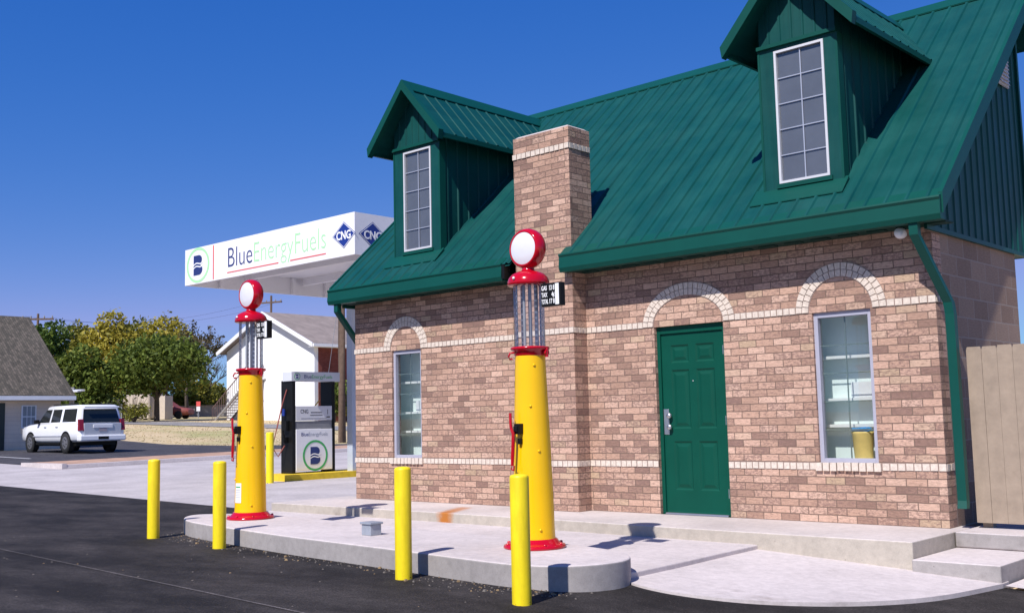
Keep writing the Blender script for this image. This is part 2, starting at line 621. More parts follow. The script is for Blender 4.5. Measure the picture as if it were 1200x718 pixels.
GREEN = metal_mat('green_metal', (0.002, 0.062, 0.058))
GREEN_T = M('green_trim', (0.002, 0.062, 0.048), 0.45, var=0.08, scale=2, spec=0.25)
GREEN_D = M('green_door_paint', (0.001, 0.062, 0.040), 0.5, var=0.08, scale=3, bumps=0.05, bscale=120, spec=0.18)
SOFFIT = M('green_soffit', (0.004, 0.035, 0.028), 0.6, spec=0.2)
SILVER = M('brushed_steel', (0.55, 0.55, 0.56), 0.35, 0.9, var=0.08)
FRAMEW = M('window_frame_paint', (0.37, 0.37, 0.45), 0.45, var=0.05)
DFRAME = M('white_vinyl', (0.58, 0.58, 0.62), 0.4, var=0.04)
MUNT = M('grey_muntin', (0.33, 0.36, 0.46), 0.5, var=0.05)
MUNTD = M('dark_muntin', (0.16, 0.20, 0.19), 0.5, var=0.05)
GLASS = glass_mat('window_glass')
CGLASS = glass_mat('pump_glass', (0.96, 0.965, 0.975), boost=0.8, base=0.06)
BLIND = M('grey_blind', (0.145, 0.15, 0.19), 0.8, var=0.1)
def worn_yellow(name, col):
    m, nt, b = new_mat(name)
    tc = nt.nodes.new('ShaderNodeTexCoord')
    ob = tc.outputs['Object']
    n1 = noise(nt, 5, 4, 0.6, vec=ob)
    n2 = noise(nt, 34, 4, 0.65, vec=ob)
    n3 = noise(nt, 3.0, 5, 0.7, vec=ob, mapping=(6, 6, 1))
    r1 = ramp(nt, [(0.3, tuple(c * .90 for c in col)), (0.7, tuple(min(1, c * 1.04) for c in col))], n1.outputs[0])
    r3 = ramp(nt, [(0.35, (0.86, 0.84, 0.80)), (0.6, (1,) * 3)], n3.outputs[0])
    c = mixc(nt, r1.outputs[0], r3.outputs[0], 1.0, 'MULTIPLY')
    sx = nt.nodes.new('ShaderNodeSeparateXYZ')
    nt.links.new(ob, sx.inputs[0])
    # chips: common at the foot, rare above
    ad = nt.nodes.new('ShaderNodeMath')
    ad.operation = 'ADD'
    rz = ramp(nt, [(0.0, (.17,) * 3), (0.035, (.07,) * 3), (0.08, (0,) * 3)], sx.outputs[2])
    nt.links.new(rz.outputs[0], ad.inputs[0])
    nt.links.new(n2.outputs[0], ad.inputs[1])
    rc = ramp(nt, [(0.735, (0,) * 3), (0.76, (1,) * 3)], ad.outputs[0])
    c = mixc(nt, c, (.07, .055, .04), rc.outputs[0])
    nt.links.new(c, b.inputs['Base Color'])
    b.inputs['Roughness'].default_value = 0.45
    bump(nt, b, n1.outputs[0], 0.05, 0.01)
    return m


YELLOW = worn_yellow('yellow_bollard_paint', (0.90, 0.70, 0.008))
YCOL = M('yellow_enamel', (0.87, 0.50, 0.001), 0.22, var=0.03, scale=3, coat=0.15, spec=0.35)
YKERB = M('yellow_kerb_paint', (0.70, 0.48, 0.02), 0.7, var=0.2, scale=4)
RED = M('red_enamel', (0.46, 0.002, 0.014), 0.15, var=0.04, scale=3, coat=0.25, spec=0.4)
GLOBEW = M('globe_white', (0.74, 0.73, 0.78), 0.12, var=0.03, coat=0.5)
BLACK = M('black_paint', (0.008, 0.008, 0.008), 0.4, spec=0.2)
WHITE = M('white_paint', (0.82, 0.82, 0.83), 0.4, var=0.03)
WHITEC = M('canopy_white', (0.84, 0.83, 0.85), 0.45, var=0.03)
ROD = M('grey_rod', (0.38, 0.38, 0.40), 0.4, 0.1)
PAPER = M('label_paper', (0.80, 0.80, 0.78), 0.7, var=0.05, scale=40)
LETTERW = M('white_lettering', (0.85, 0.85, 0.85), 0.5, var=0.02)
NAVY = M('navy_lettering', (0.02, 0.035, 0.16), 0.5, var=0.03)
LGREEN = M('pale_green_lettering', (0.42, 0.80, 0.40), 0.5, var=0.03)
RINGG = M('logo_green', (0.05, 0.36, 0.10), 0.5, var=0.03)
REDL = M('red_rule', (0.72, 0.10, 0.09), 0.5, var=0.03)
BLUED = M('diamond_blue', (0.012, 0.035, 0.24), 0.4, var=0.03)
GALV = M('galvanised_grey', (0.34, 0.37, 0.42), 0.5, 0.3, var=0.12, scale=12)
FENCEM = M('tan_fence_board', (0.31, 0.24, 0.18), 0.7, var=0.14, scale=7, bumps=0.15, bscale=40)
ROOMW = M('room_paint', (0.80, 0.89, 0.87), 0.8, var=0.03)
SHELFM = M('shelf_white', (0.80, 0.80, 0.78), 0.6, var=0.04)
BUCKY = M('yellow_bucket', (0.80, 0.60, 0.20), 0.5, var=0.1, scale=9)
BUCKB = M('blue_cloth', (0.01, 0.25, 0.60), 0.7, var=0.25, scale=30)
CARW = M('car_white', (0.80, 0.81, 0.84), 0.15, var=0.02, coat=0.6)
CARS_SHADE = M('car_silver_and_shade', (0.48, 0.50, 0.56), 0.2, 0.2, var=0.02, coat=0.5)  # silver trim, and the shade painted into the white tailgate
CARG = M('car_glass', (0.012, 0.016, 0.018), 0.06, var=0.05)
TYRE = M('tyre', (0.018, 0.018, 0.019), 0.8)
TAILR = M('tail_light_red', (0.22, 0.012, 0.025), 0.15, var=0.1)
CREAM = M('cream_siding', (0.50, 0.44, 0.37), 0.75, var=0.06)
STUCCO = M('white_stucco', (0.84, 0.84, 0.85), 0.8, var=0.03)
WOODP = M('weathered_pole', (0.13, 0.085, 0.06), 0.9, var=0.25, scale=6, bumps=0.3)
BARK = M('bark', (0.085, 0.065, 0.05), 0.95, var=0.3, scale=8, bumps=0.5, bscale=20)
CONT = M('container_beige', (0.55, 0.47, 0.40), 0.7, var=0.08)
STEELD = M('stair_steel', (0.30, 0.29, 0.29), 0.5, 0.3)
GREYW = M('distant_grey', (0.23, 0.22, 0.22), 0.85, var=0.1)
REDRUST = M('rusty_red', (0.24, 0.06, 0.05), 0.6)

# ------------------------------------------------------------------ the ground
def strip(name, xs, lo, hi, mat, dz, ny=10, kind='structure', zfun=None, rag=0.0):
    """sheet between the curves y=lo(x) and y=hi(x), lying dz above the terrain"""
    mb = MB()
    zf = zfun or gz
    rows = []
    for x in xs:
        a, b = lo(x), hi(x)
        if rag:
            a += random.uniform(-rag, rag)
            b += random.uniform(-rag, rag)
        rows.append([(x, a + (b - a) * t / ny, zf(x, a + (b - a) * t / ny) + dz) for t in range(ny + 1)])
    for i in range(len(rows) - 1):
        for j in range(ny):
            mb.face([rows[i][j], rows[i + 1][j], rows[i + 1][j + 1], rows[i][j + 1]])
    o = mb.build(name, mat)
    if kind:
        o['kind'] = kind
    return o


def lin(a, b, n):
    return [a + (b - a) * i / n for i in range(n + 1)]


def bound(x):                                     # line where the new asphalt meets the concrete drive
    return -0.62 - 0.094 * (x + 3.6) - (0.05 * max(0, x + 1)) * 1.2


def asph_edge(x):
    if x < 2:
        return bound(x)
    return float(np.interp(x, [2, 6.9, 7.25, 7.5, 7.88, 8.3, 8.68, 9.04, 9.30, 9.47, 9.60, 9.75], [-2.9, -3.05, -3.1, -3.36, -3.46, -3.40, -3.21, -2.86, -2.44, -1.96, -1.2, -1.2]))


mbt = MB()
gx = [-1500, -700, -350, -220, -160] + lin(-130, 60, 95) + [100, 300, 1500]
gy = [-1500, -300, -100] + lin(-60, 130, 95) + [180, 260, 400, 800, 1500]
for i in range(len(gx) - 1):
    for j in range(len(gy) - 1):
        q = [(gx[i], gy[j]), (gx[i + 1], gy[j]), (gx[i + 1], gy[j + 1]), (gx[i], gy[j + 1])]
        mbt.face([(x, y, gz(x, y)) for x, y in q])
mbt.build('ground', GRASSM)['kind'] = 'structure'
strip('asphalt_forecourt', lin(-60, 0, 60) + lin(0.5, 6.9, 14) + lin(7.0, 9.8, 56) + lin(10, 24, 30), lambda x: -45, asph_edge, ASPH, 0.035, 30)
strip('concrete_drive', lin(-18.75, 2, 40), lambda x: bound(x) + 0.0, lambda x: 22, CONC_D, 0.030, 24)
strip('drive_apron', lin(-40, -18.76, 30), lambda x: bound(x), lambda x: 4.6 + 0.02 * (x + 20), CONC_D, 0.031, 10)
strip('side_paving', lin(9.62, 24, 20), lambda x: -1.25, lambda x: 12, CONC, 0.058, 14)
def lot_far(x):
    return float(np.interp(x, [-60, -28, -24.9, -20], [16.2, 16.5, 19.5, 22]))


def road_lo(x):
    return 25 + .27 * (x + 48.8)


strip('parking_lot', lin(-60, -20.7, 50), lambda x: (4.65 + 0.02 * (x + 20)), lambda x: lot_far(x), ASPH2, 0.034, 16)
strip('road_behind', lin(-64, -22, 40), road_lo, lambda x: road_lo(x) + 3.4, ROADG, 0.03, 4)
# kerb and red dirt verge in front of the lot
mbk = MB()
ys = lin(4.4, 40, 36)
for a, b in zip(ys[:-1], ys[1:]):
    za, zb_ = gz(-18.9, a), gz(-18.9, b)
    xo_a = -18.78 - (0.5 if a < 4.5 else 0)
    mbk.hexa([(-19.1, a, za - .05), (-18.76, a, za - .05), (-18.76, b, zb_ - .05), (-19.1, b, zb_ - .05)],
             [(-19.1, a, za + .15), (-18.80, a, za + .15), (-18.80, b, zb_ + .15), (-19.1, b, zb_ + .15)])
mbk.box(-21.6, -18.78, 4.25, 4.395, gz(-20, 4.3) - .08, gz(-20, 4.3) + .165)
mbk.build('kerb', CONC)['kind'] = 'structure'
strip('dirt_verge', lin(-21.5, -19.1, 6), lambda x: 4.38, lambda x: 40, DIRT, 0.13, 30)
# painted bay lines in the lot
for i, yy in enumerate((6.4,)):
    mbl = MB()
    for a, b in zip(lin(-31, -25.9, 6)[:-1], lin(-31, -25.9, 6)[1:]):
        mbl.face([(a, yy - .06, gz(a, yy) + .040), (b, yy - .06, gz(b, yy) + .040), (b, yy + .06, gz(b, yy) + .040), (a, yy + .06, gz(a, yy) + .040)])
    mbl.build('painted_line', WHITE)['kind'] = 'structure'
# seam line across the fresh asphalt
mbs = MB()
sx_ = lin(-6, 9.5, 60)
for a, b in zip(sx_[:-1], sx_[1:]):
    ya, yb_ = -5.42 - 0.075 * (a - 1), -5.42 - 0.075 * (b - 1)
    w = 0.012
    mbs.face([(a, ya - w, gz(a, ya) + .0395), (b, yb_ - w, gz(b, yb_) + .0395), (b, yb_ + w, gz(b, yb_) + .0395), (a, ya + w, gz(a, ya) + .0395)])
mbs.build('asphalt_seam', asphalt_mat('seam_grey', (0.07, 0.063, 0.063), (0.13, 0.115, 0.115)))['kind'] = 'structure'


# ------------------------------------------------------------------ porch, steps, pads, island
def slab(name, poly, z1, z0, mat, bevel=0.012, side=None):
    mb = MB()
    if callable(z1):
        n = len(poly)
        mb.face([(x, y, z1(x, y)) for x, y in poly])
        for i in range(n):
            (xa, ya), (xb, yb2) = poly[i], poly[(i + 1) % n]
            mb.face([(xa, ya, z0), (xb, yb2, z0), (xb, yb2, z1(xb, yb2)), (xa, ya, z1(xa, ya))])
        bevel = 0
    else:
        mb.prism(poly, z0, z1, 'z')
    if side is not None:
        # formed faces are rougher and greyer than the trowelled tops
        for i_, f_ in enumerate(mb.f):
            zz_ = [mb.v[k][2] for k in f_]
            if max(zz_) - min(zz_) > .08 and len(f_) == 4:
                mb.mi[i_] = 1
    o = mb.build(name, [mat, side] if side is not None else mat)
    if bevel:
        import bmesh
        bm = bmesh.new()
        bm.from_mesh(o.data)
        bmesh.ops.remove_doubles(bm, verts=bm.verts, dist=1e-5)
        bmesh.ops.recalc_face_normals(bm, faces=bm.faces)
        bm.to_mesh(o.data)
        bm.free()
        mo = o.modifiers.new('bevel', 'BEVEL')
        mo.width = bevel
        mo.segments = 3
        mo.limit_method = 'ANGLE'
        mo.angle_limit = math.radians(50)
    o['kind'] = 'structure'
    return o


porch_poly = [(-0.55, -1.12), (2.6, -1.10), (4.6, -1.12), (6.6, -1.17), (8.86, -1.19), (8.86, 0.30), (-0.55, 0.30)]
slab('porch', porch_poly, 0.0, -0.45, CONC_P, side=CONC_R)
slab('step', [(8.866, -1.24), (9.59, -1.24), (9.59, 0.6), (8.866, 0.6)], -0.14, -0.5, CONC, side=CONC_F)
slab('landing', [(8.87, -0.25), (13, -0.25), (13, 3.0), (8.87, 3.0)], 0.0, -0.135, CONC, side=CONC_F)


def pad_z(x, y):
    return -0.160 - 0.055 * (x - 7.45)


arc = []
for (x, y) in [(7.22, -3.12), (7.5, -3.42), (7.88, -3.52), (8.3, -3.46), (8.68, -3.27), (9.04, -2.92), (9.30, -2.50), (9.47, -2.02), (9.60, -1.245)]:
    arc.append((x, y))


def smooth_curve(pts, n=6, closed=False):
    P = [np.array(p, float) for p in pts]
    out = []
    m = len(P)
    for i in range(m if closed else m - 1):
        p0, p1, p2, p3 = (P[(i - 1) % m], P[i], P[(i + 1) % m], P[(i + 2) % m]) if closed else \
            (P[max(i - 1, 0)], P[i], P[i + 1], P[min(i + 2, m - 1)])
        for k in range(n):
            t = k / n
            out.append(tuple(0.5 * ((2 * p1) + (-p0 + p2) * t + (2 * p0 - 5 * p1 + 4 * p2 - p3) * t * t + (-p0 + 3 * p1 - 3 * p2 + p3) * t ** 3)))
    if not closed:
        out.append(tuple(P[-1]))
    return out


pad = smooth_curve(arc, 14) + [(9.60, -1.10), (7.0, -1.10), (7.0, -2.9)]
slab('curved_apron', pad, pad_z, -0.6, CONC)
slab('ramp_pad', [(0.2, -2.9), (6.4, -3.0), (7.26, -3.14), (7.46, -3.36), (7.44, -2.6), (7.40, -1.9), (7.36, -1.05), (-0.55, -1.05), (-0.55, -2.2)], -0.115, -0.5, CONC)
isl = [(0.70, -2.72), (0.50, -2.98), (0.72, -3.26), (1.2, -3.50), (1.8, -3.64), (2.45, -3.73), (3.66, -3.90), (4.5, -3.98), (5.5, -4.07), (6.4, -4.17), (7.0, -4.21), (7.33, -4.13),
       (7.53, -3.92), (7.60, -3.62), (7.50, -3.36), (7.2, -3.13), (6.6, -2.98), (5.6, -2.86), (4.2, -2.72), (2.9, -2.60), (1.8, -2.52), (1.1, -2.54)]
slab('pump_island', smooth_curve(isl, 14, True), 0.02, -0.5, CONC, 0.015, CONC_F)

# ------------------------------------------------------------------ the brick building
BW, H = 8.734, 2.14
ZB, ZT = 0.534, 0.600
PL, PR, PD = 3.531, 4.451, 0.25
RM, GY, GZT, GZB = 0.906, -0.374, 3.082, 2.872
XL, XR = -0.149, 8.957
YR = 3.066
BACK, BB = 2.86, 2.40


def roof_z(y):
    return GZT + RM * (y - GY)


bld = thing('station_building', 'small brick building with green metal roof, two dormers and a brick chimney', 'building', (0, 0, 0))


def bpart(mb, name, mat, parent=None, **k):
    return mb.build(name, mat, parent or bld, **k)


# front wall with openings
op = [(0.833, 1.447, ZT, H), (5.454, 6.377, 0.0, H), (7.445, 8.076, ZT, H)]
mb = MB()
xs = sorted({0.0, BW, *[o_[0] for o_ in op], *[o_[1] for o_ in op]})
zs = [-0.05, 0.0, ZT, H, 2.90]
for i in range(len(xs) - 1):
    for j in range(len(zs) - 1):
        xm, zm = (xs[i] + xs[i + 1]) / 2, (zs[j] + zs[j + 1]) / 2
        if any(a < xm < b and c_ < zm < d for a, b, c_, d in op):
            continue
        mb.face([(xs[i], 0, zs[j]), (xs[i + 1], 0, zs[j]), (xs[i + 1], 0, zs[j + 1]), (xs[i], 0, zs[j + 1])])
for a, b, c_, d in op:
    mb.face([(a, 0, c_), (a, 0, d), (a, .16, d), (a, .16, c_)])
    mb.face([(b, 0, c_), (b, .16, c_), (b, .16, d), (b, 0, d)])
    mb.face([(a, 0, d), (b, 0, d), (b, .16, d), (a, .16, d)])
    mb.face([(a, 0, c_), (a, .16, c_), (b, .16, c_), (b, 0, c_)])
# brick returns at the corners
mb.face([(BW, 0, -.3), (BW, 0.2, -.3), (BW, 0.2, 2.86), (BW, 0, 2.86)])
mb.face([(0, BB, -.3), (0, 0, -.3), (0, 0, 2.86), (0, BB, 2.86)])
mb.face([(BW, BB, -.3), (0, BB, -.3), (0, BB, 2.86), (BW, BB, 2.86)])
bpart(mb, 'brick_wall', BRICK)
mb = MB()
mb.face([(BW, 0.2, -.3), (BW, BB, -.3), (BW, BB, 2.86), (BW, 0.2, 2.86)])
bpart(mb, 'block_wall', BLOCK)

# chimney with its pier
mb = MB()
ZC = 4.70
for f in ([(PL, -PD, 0), (PR, -PD, 0), (PR, -PD, ZC), (PL, -PD, ZC)], [(PR, -PD, 0), (PR, .166, 0), (PR, .166, ZC), (PR, -PD, ZC)],
          [(PL, .166, 0), (PL, -PD, 0), (PL, -PD, ZC), (PL, .166, ZC)], [(PR, .166, 2.9), (PL, .166, 2.9), (PL, .166, ZC), (PR, .166, ZC)]):
    mb.face(f)
chim = bpart(mb, 'chimney', BRICK)
chim['label'] = 'brick chimney rising from the pier through the eave'
mb = MB()
mb.hexa([(PL + .004, -PD + .004, ZC - .002), (PR - .004, -PD + .004, ZC - .002), (PR - .004, .162, ZC - .002), (PL + .004, .162, ZC - .002)],
        [(PL + .05, -PD + .05, ZC + .03), (PR - .05, -PD + .05, ZC + .03), (PR - .05, .12, ZC + .03), (PL + .05, .12, ZC + .03)])
bpart(mb, 'chimney_cap', CONC, chim)


def band(mb, p0, p1, z0, z1, nrm, step=0.0762, proud=0.009, gap=0.012, mi=0):
    """a row of square white bricks along p0-p1 standing proud of the wall"""
    p0, p1 = np.array(p0, float), np.array(p1, float)
    L = np.linalg.norm(p1 - p0)
    n = max(1, round(L / step))
    d = (p1 - p0) / n
    u = d / np.linalg.norm(d)
    nr = np.array(nrm, float)
    for i in range(n):
        a = p0 + d * i + u * gap / 2
        b = p0 + d * (i + 1) - u * gap / 2
        jz = random.uniform(-.002, .002)
        pr = proud + random.uniform(-.002, .003)
        f0, f1 = a + nr * pr, b + nr * pr
        i0, i1 = a - nr * .02, b - nr * .02
        mb.hexa([(*f0, z0 + jz), (*f1, z0 + jz), (*i1, z0 + jz), (*i0, z0 + jz)], [(*f0, z1 + jz), (*f1, z1 + jz), (*i1, z1 + jz), (*i0, z1 + jz)], mi)




UB0, UB1 = 2.143, 2.207
for z0, z1, runs in ((ZB, ZT, ((-.02, .80), (1.48, PL), (PR + .01, 5.454), (6.377, 7.41), (8.11, BW + .01))),
                     (UB0, UB1, ((-.02, .655), (1.60, PL), (PR + .01, 5.30), (6.53, 7.265), (8.25, BW + .01)))):
    for a, b in runs:
        mb = MB()
        band(mb, (a, 0), (b, 0), z0, z1, (0, -1))
        mb.box(max(a, 0), min(b, BW), -.003, .01, z0 - .006, z1 + .006, 1)
        if b > BW:
            band(mb, (BW, 0.01), (BW, 0.20), z0, z1, (1, 0))
        bpart(mb, 'brick_band', [WHITEBRICK, MORTAR])
    mb = MB()
    band(mb, (PL, -PD), (PR + .01, -PD), z0, z1, (0, -1))
    band(mb, (PR, -PD + .01), (PR, 0), z0, z1, (1, 0))
    mb.box(PL, PR, -PD - .003, -PD + .01, z0 - .006, z1 + .006, 1)
    bpart(mb, 'pier_band', [WHITEBRICK, MORTAR], chim)
mb = MB()
band(mb, (PL - .012, -PD), (PR + .012, -PD), 4.425, 4.492, (0, -1), proud=0.012)
band(mb, (PR, -PD + .01), (PR, .166), 4.425, 4.492, (1, 0), proud=0.012)
band(mb, (PL, .166), (PL, -PD + .01), 4.425, 4.492, (-1, 0), proud=0.012)
bpart(mb, 'chimney_band', [WHITEBRICK, MORTAR], chim)


def arch(cx, a_out, b_out, n, name):
    """two rings of white bricks, half an ellipse, springing from the upper band"""
    mb = MB()
    a_in, b_in = a_out - .145, b_out - .145
    z0 = 2.142
    for ring in range(2):
        ao, bo = a_out - .0725 * ring, b_out - .0725 * ring
        ai, bi = ao - .066, bo - .066
        # equal arc lengths along the half ellipse
        ts = np.linspace(0, math.pi, 400)
        px, pz = (ao - .03) * np.cos(ts), (bo - .03) * np.sin(ts)
        s = np.concatenate([[0], np.cumsum(np.hypot(np.diff(px), np.diff(pz)))])
        k = n - 2 * ring
        tt = np.interp(np.linspace(0, s[-1], k + 1), s, ts)
        for i in range(k):
            t0, t1 = tt[i], tt[i + 1]
            g = (t1 - t0) * 0.07
            t0, t1 = t0 + g, t1 - g
            P = [(cx + ai * math.cos(t0), z0 + bi * math.sin(t0)), (cx + ao * math.cos(t0), z0 + bo * math.sin(t0)),
                 (cx + ao * math.cos(t1), z0 + bo * math.sin(t1)), (cx + ai * math.cos(t1), z0 + bi * math.sin(t1))]
            mb.prism(P, -.010 - random.uniform(0, .003), .02, 'y', 0)
    # mortar bed behind the bricks
    ts = np.linspace(0, math.pi, 40)
    for t0, t1 in zip(ts[:-1], ts[1:]):
        P = [(cx + (a_in - .004) * math.cos(t0), z0 + (b_in - .004) * math.sin(t0)), (cx + (a_out + .004) * math.cos(t0), z0 + (b_out + .004) * math.sin(t0)),
             (cx + (a_out + .004) * math.cos(t1), z0 + (b_out + .004) * math.sin(t1)), (cx + (a_in - .004) * math.cos(t1), z0 + (b_in - .004) * math.sin(t1))]
        mb.prism(P, -.003, .01, 'y', 1)
    o = bpart(mb, 'brick_arch', [WHITEBRICK, MORTAR])
    o['label'] = name
    return o


arch(5.915, .615, .475, 25, 'wide white brick arch over the green door')
arch(7.757, .490, .490, 21, 'white brick arch over the right window')
arch(1.128, .470, .475, 20, 'white brick arch over the left window')

# recess behind the openings: interior room
mb = MB()
rx0, rx1, ry1, rz1 = 0.15, BW - .15, 0.42, 2.19
mb.face([(rx0, .16, 0), (rx1, .16, 0), (rx1, ry1, 0), (rx0, ry1, 0)])
mb.face([(rx0, .16, rz1), (rx0, ry1, rz1), (rx1, ry1, rz1), (rx1, .16, rz1)])
mb.face([(rx0, ry1, 0), (rx1, ry1, 0), (rx1, ry1, rz1), (rx0, ry1, rz1)])
mb.face([(rx0, .16, 0), (rx0, ry1, 0), (rx0, ry1, rz1), (rx0, .16, rz1)])
mb.face([(rx1, .16, 0), (rx1, .16, rz1), (rx1, ry1, rz1), (rx1, ry1, 0)])
for x in (2.6, 6.6):
    mb.box(x, x + .1, .162, ry1 - .002, 0.002, rz1 - .002)
# inner side of the front wall
xs2 = sorted({rx0, rx1, *[o_[0] for o_ in op], *[o_[1] for o_ in op]})
zs2 = [0.0, ZT, H, rz1]
for i in range(len(xs2) - 1):
    for j in range(len(zs2) - 1):
        xm, zm = (xs2[i] + xs2[i + 1]) / 2, (zs2[j] + zs2[j + 1]) / 2
        if any(a < xm < b and c_ < zm < d for a, b, c_, d in op):
            continue
        mb.face([(xs2[i], .161, zs2[j]), (xs2[i], .161, zs2[j + 1]), (xs2[i + 1], .161, zs2[j + 1]), (xs2[i + 1], .161, zs2[j])])
bpart(mb, 'interior_wall', ROOMW)


def window(x0, x1, label):
    z0, z1 = ZT, H
    t = .045
    f = MB()
    y0, y1 = .028, .10
    f.box(x0, x0 + t, y0, y1, z0, z1)
    f.box(x1 - t, x1, y0, y1, z0, z1)
    f.box(x0 + t, x1 - t, y0, y1, z1 - t * 1.25, z1)
    f.box(x0 + t, x1 - t, y0, y1, z0, z0 + t)
    fo = bpart(f, 'window', FRAMEW, bevel=.003)
    fo['label'] = label
    g = MB()
    g.face([(x0 + t, .075, z0 + t), (x1 - t, .075, z0 + t), (x1 - t, .075, z1 - t * 1.25), (x0 + t, .075, z1 - t * 1.25)])
    bpart(g, 'pane', GLASS, fo)
    m = MB()
    xm = (x0 + x1) / 2
    m.box(xm - .006, xm + .006, .079, .086, z0 + t, z1 - t * 1.25)
    for k in range(1, 5):
        z = z0 + t + (z1 - z0 - 2.25 * t) * k / 5
        m.box(x0 + t, x1 - t, .0795, .0855, z - .006, z + .006)
    bpart(m, 'muntin', MUNTD, fo)
    s = MB()
    band(s, (x0 - .035, 0), (x1 + .035, 0), ZB - .012, ZT + .004, (0, -1), proud=.030)
    bpart(s, 'sill', WHITEBRICK, fo)
    return fo


window(.833, 1.447, 'narrow window left of the chimney under a brick arch')
window(7.445, 8.076, 'window at the right end showing shelves and a yellow bucket')

# door
dx0, dx1 = 5.454, 6.377
fr = MB()
fy0, fy1 = .045, .15
fr.box(dx0, dx0 + .045, fy0, fy1, 0, H)
fr.box(dx1 - .045, dx1, fy0, fy1, 0, H)
fr.box(dx0 + .045, dx1 - .045, fy0, fy1, H - .085, H)
dfr = bpart(fr, 'door_frame', GREEN_D, bevel=.003)
lf = MB()
lx0, lx1, lz0, lz1, ly = dx0 + .047, dx1 - .047, .02, H - .088, .066
lw, lh = lx1 - lx0, lz1 - lz0
pan = []
for (ta, tb) in ((.065, .165), (.205, .535), (.605, .875)):
    for (ua, ub) in ((.15, .445), (.555, .85)):
        pan.append((lx0 + ua * lw, lx0 + ub * lw, lz1 - tb * lh, lz1 - ta * lh))
pxs = sorted({lx0, lx1, *[p[0] for p in pan], *[p[1] for p in pan]})
pzs = sorted({lz0, lz1, *[p[2] for p in pan], *[p[3] for p in pan]})
for i in range(len(pxs) - 1):
    for j in range(len(pzs) - 1):
        xm, zm = (pxs[i] + pxs[i + 1]) / 2, (pzs[j] + pzs[j + 1]) / 2
        if any(p[0] < xm < p[1] and p[2] < zm < p[3] for p in pan):
            continue
        lf.face([(pxs[i], ly, pzs[j]), (pxs[i + 1], ly, pzs[j]), (pxs[i + 1], ly, pzs[j + 1]), (pxs[i], ly, pzs[j + 1])])


def rect_loop(p, ins, y):
    return [(p[0] + ins, y, p[2] + ins), (p[1] - ins, y, p[2] + ins), (p[1] - ins, y, p[3] - ins), (p[0] + ins, y, p[3] - ins)]


for p in pan:
    loops = [rect_loop(p, 0, ly), rect_loop(p, .018, ly + .012), rect_loop(p, .030, ly + .012), rect_loop(p, .065, ly + .001)]
    for a, b in zip(loops[:-1], loops[1:]):
        for k in range(4):
            lf.face([a[k], a[(k + 1) % 4], b[(k + 1) % 4], b[k]])
    lf.face(loops[-1])
lf.face([(lx0, ly, lz0), (lx0, ly, lz1), (lx0, ly + .045, lz1), (lx0, ly + .045, lz0)])
lf.face([(lx1, ly, lz0), (lx1, ly + .045, lz0), (lx1, ly + .045, lz1), (lx1, ly, lz1)])
door = bpart(lf, 'door', GREEN_D)
door['label'] = 'green six-panel door with a steel lock guard'
mb = MB()
mb.box(lx0 + .002, lx0 + .075, ly - .007, ly - .001, .90, 1.19)
bpart(mb, 'lock_plate', SILVER, door, bevel=.003)
for z in (1.115, .985):
    mb = MB()
    mb.lathe([(.012, 0), (.012, -.02), (.028, -.024), (.033, -.042), (.026, -.058), (.0, -.060)], lx0 + .098, ly - .001, 16, 0, 'y', z)
    bpart(mb, 'knob', SILVER, door)
for z in (.25, 1.05, 1.83):
    mb = MB()
    mb.lathe([(.010, 0), (.010, .10)], lx1 + .006, ly - .012, 10, 0, 'z', z - .05)
    bpart(mb, 'hinge', SILVER, door)
mb = MB()
mb.lathe([(.008, 0), (.008, -.004), (0, -.005)], (lx0 + lx1) / 2, ly, 10, 0, 'y', 1.5)
bpart(mb, 'peephole', SILVER, door)
mb = MB()
mb.hexa([(dx0 + .05, .02, .001), (dx1 - .05, .02, .001), (dx1 - .05, .15, .001), (dx0 + .05, .15, .001)],
        [(dx0 + .05, .035, .018), (dx1 - .05, .035, .018), (dx1 - .05, .15, .02), (dx0 + .05, .15, .02)])
bpart(mb, 'threshold', SILVER)
mb = MB()
mb.box(dx0, dx1, .115, .155, 0.0, H)
bpart(mb, 'door_backing', BLACK, dfr)


# ------------------------------------------------------------------ metal roof
def ribbed(mb, o, u, v, L, W, step, rw=.032, rh=.018, first=None, th=0.0):
    """sheet from o, ribs run along v (length W), repeated along u (length L)"""
    o, u, v = np.array(o, float), np.array(u, float), np.array(v, float)
    u /= np.linalg.norm(u)
    v /= np.linalg.norm(v)
    n = np.cross(u, v)
    prof = [(0.0, 0.0)]
    x = step / 2 if first is None else first
    while x < L - rw:
        prof += [(x - rw / 2 - .008, 0), (x - rw / 2 + .006, rh), (x + rw / 2 - .006, rh), (x + rw / 2 + .008, 0)]
        x += step
    prof.append((L, 0.0))
    for (a, ha), (b, hb) in zip(prof[:-1], prof[1:]):
        p0, p1 = o + u * a + n * ha, o + u * b + n * hb
        mb.face([p0, p1, p1 + v * W, p0 + v * W])
    return mb


slope_v = np.array([0, 1, RM]) / math.hypot(1, RM)
RW = (YR - GY) * math.hypot(1, RM)
mb = MB()
for xa, xb, y0 in ((XL, PL, GY), (PL, 4.36, .17), (4.36, XR, GY)):
    ribbed(mb, (xa, y0, roof_z(y0)), (1, 0, 0), slope_v, xb - xa, (YR - y0) * math.hypot(1, RM), .2066, first=(XL + .12 - xa - .03) % .2066 + .03)
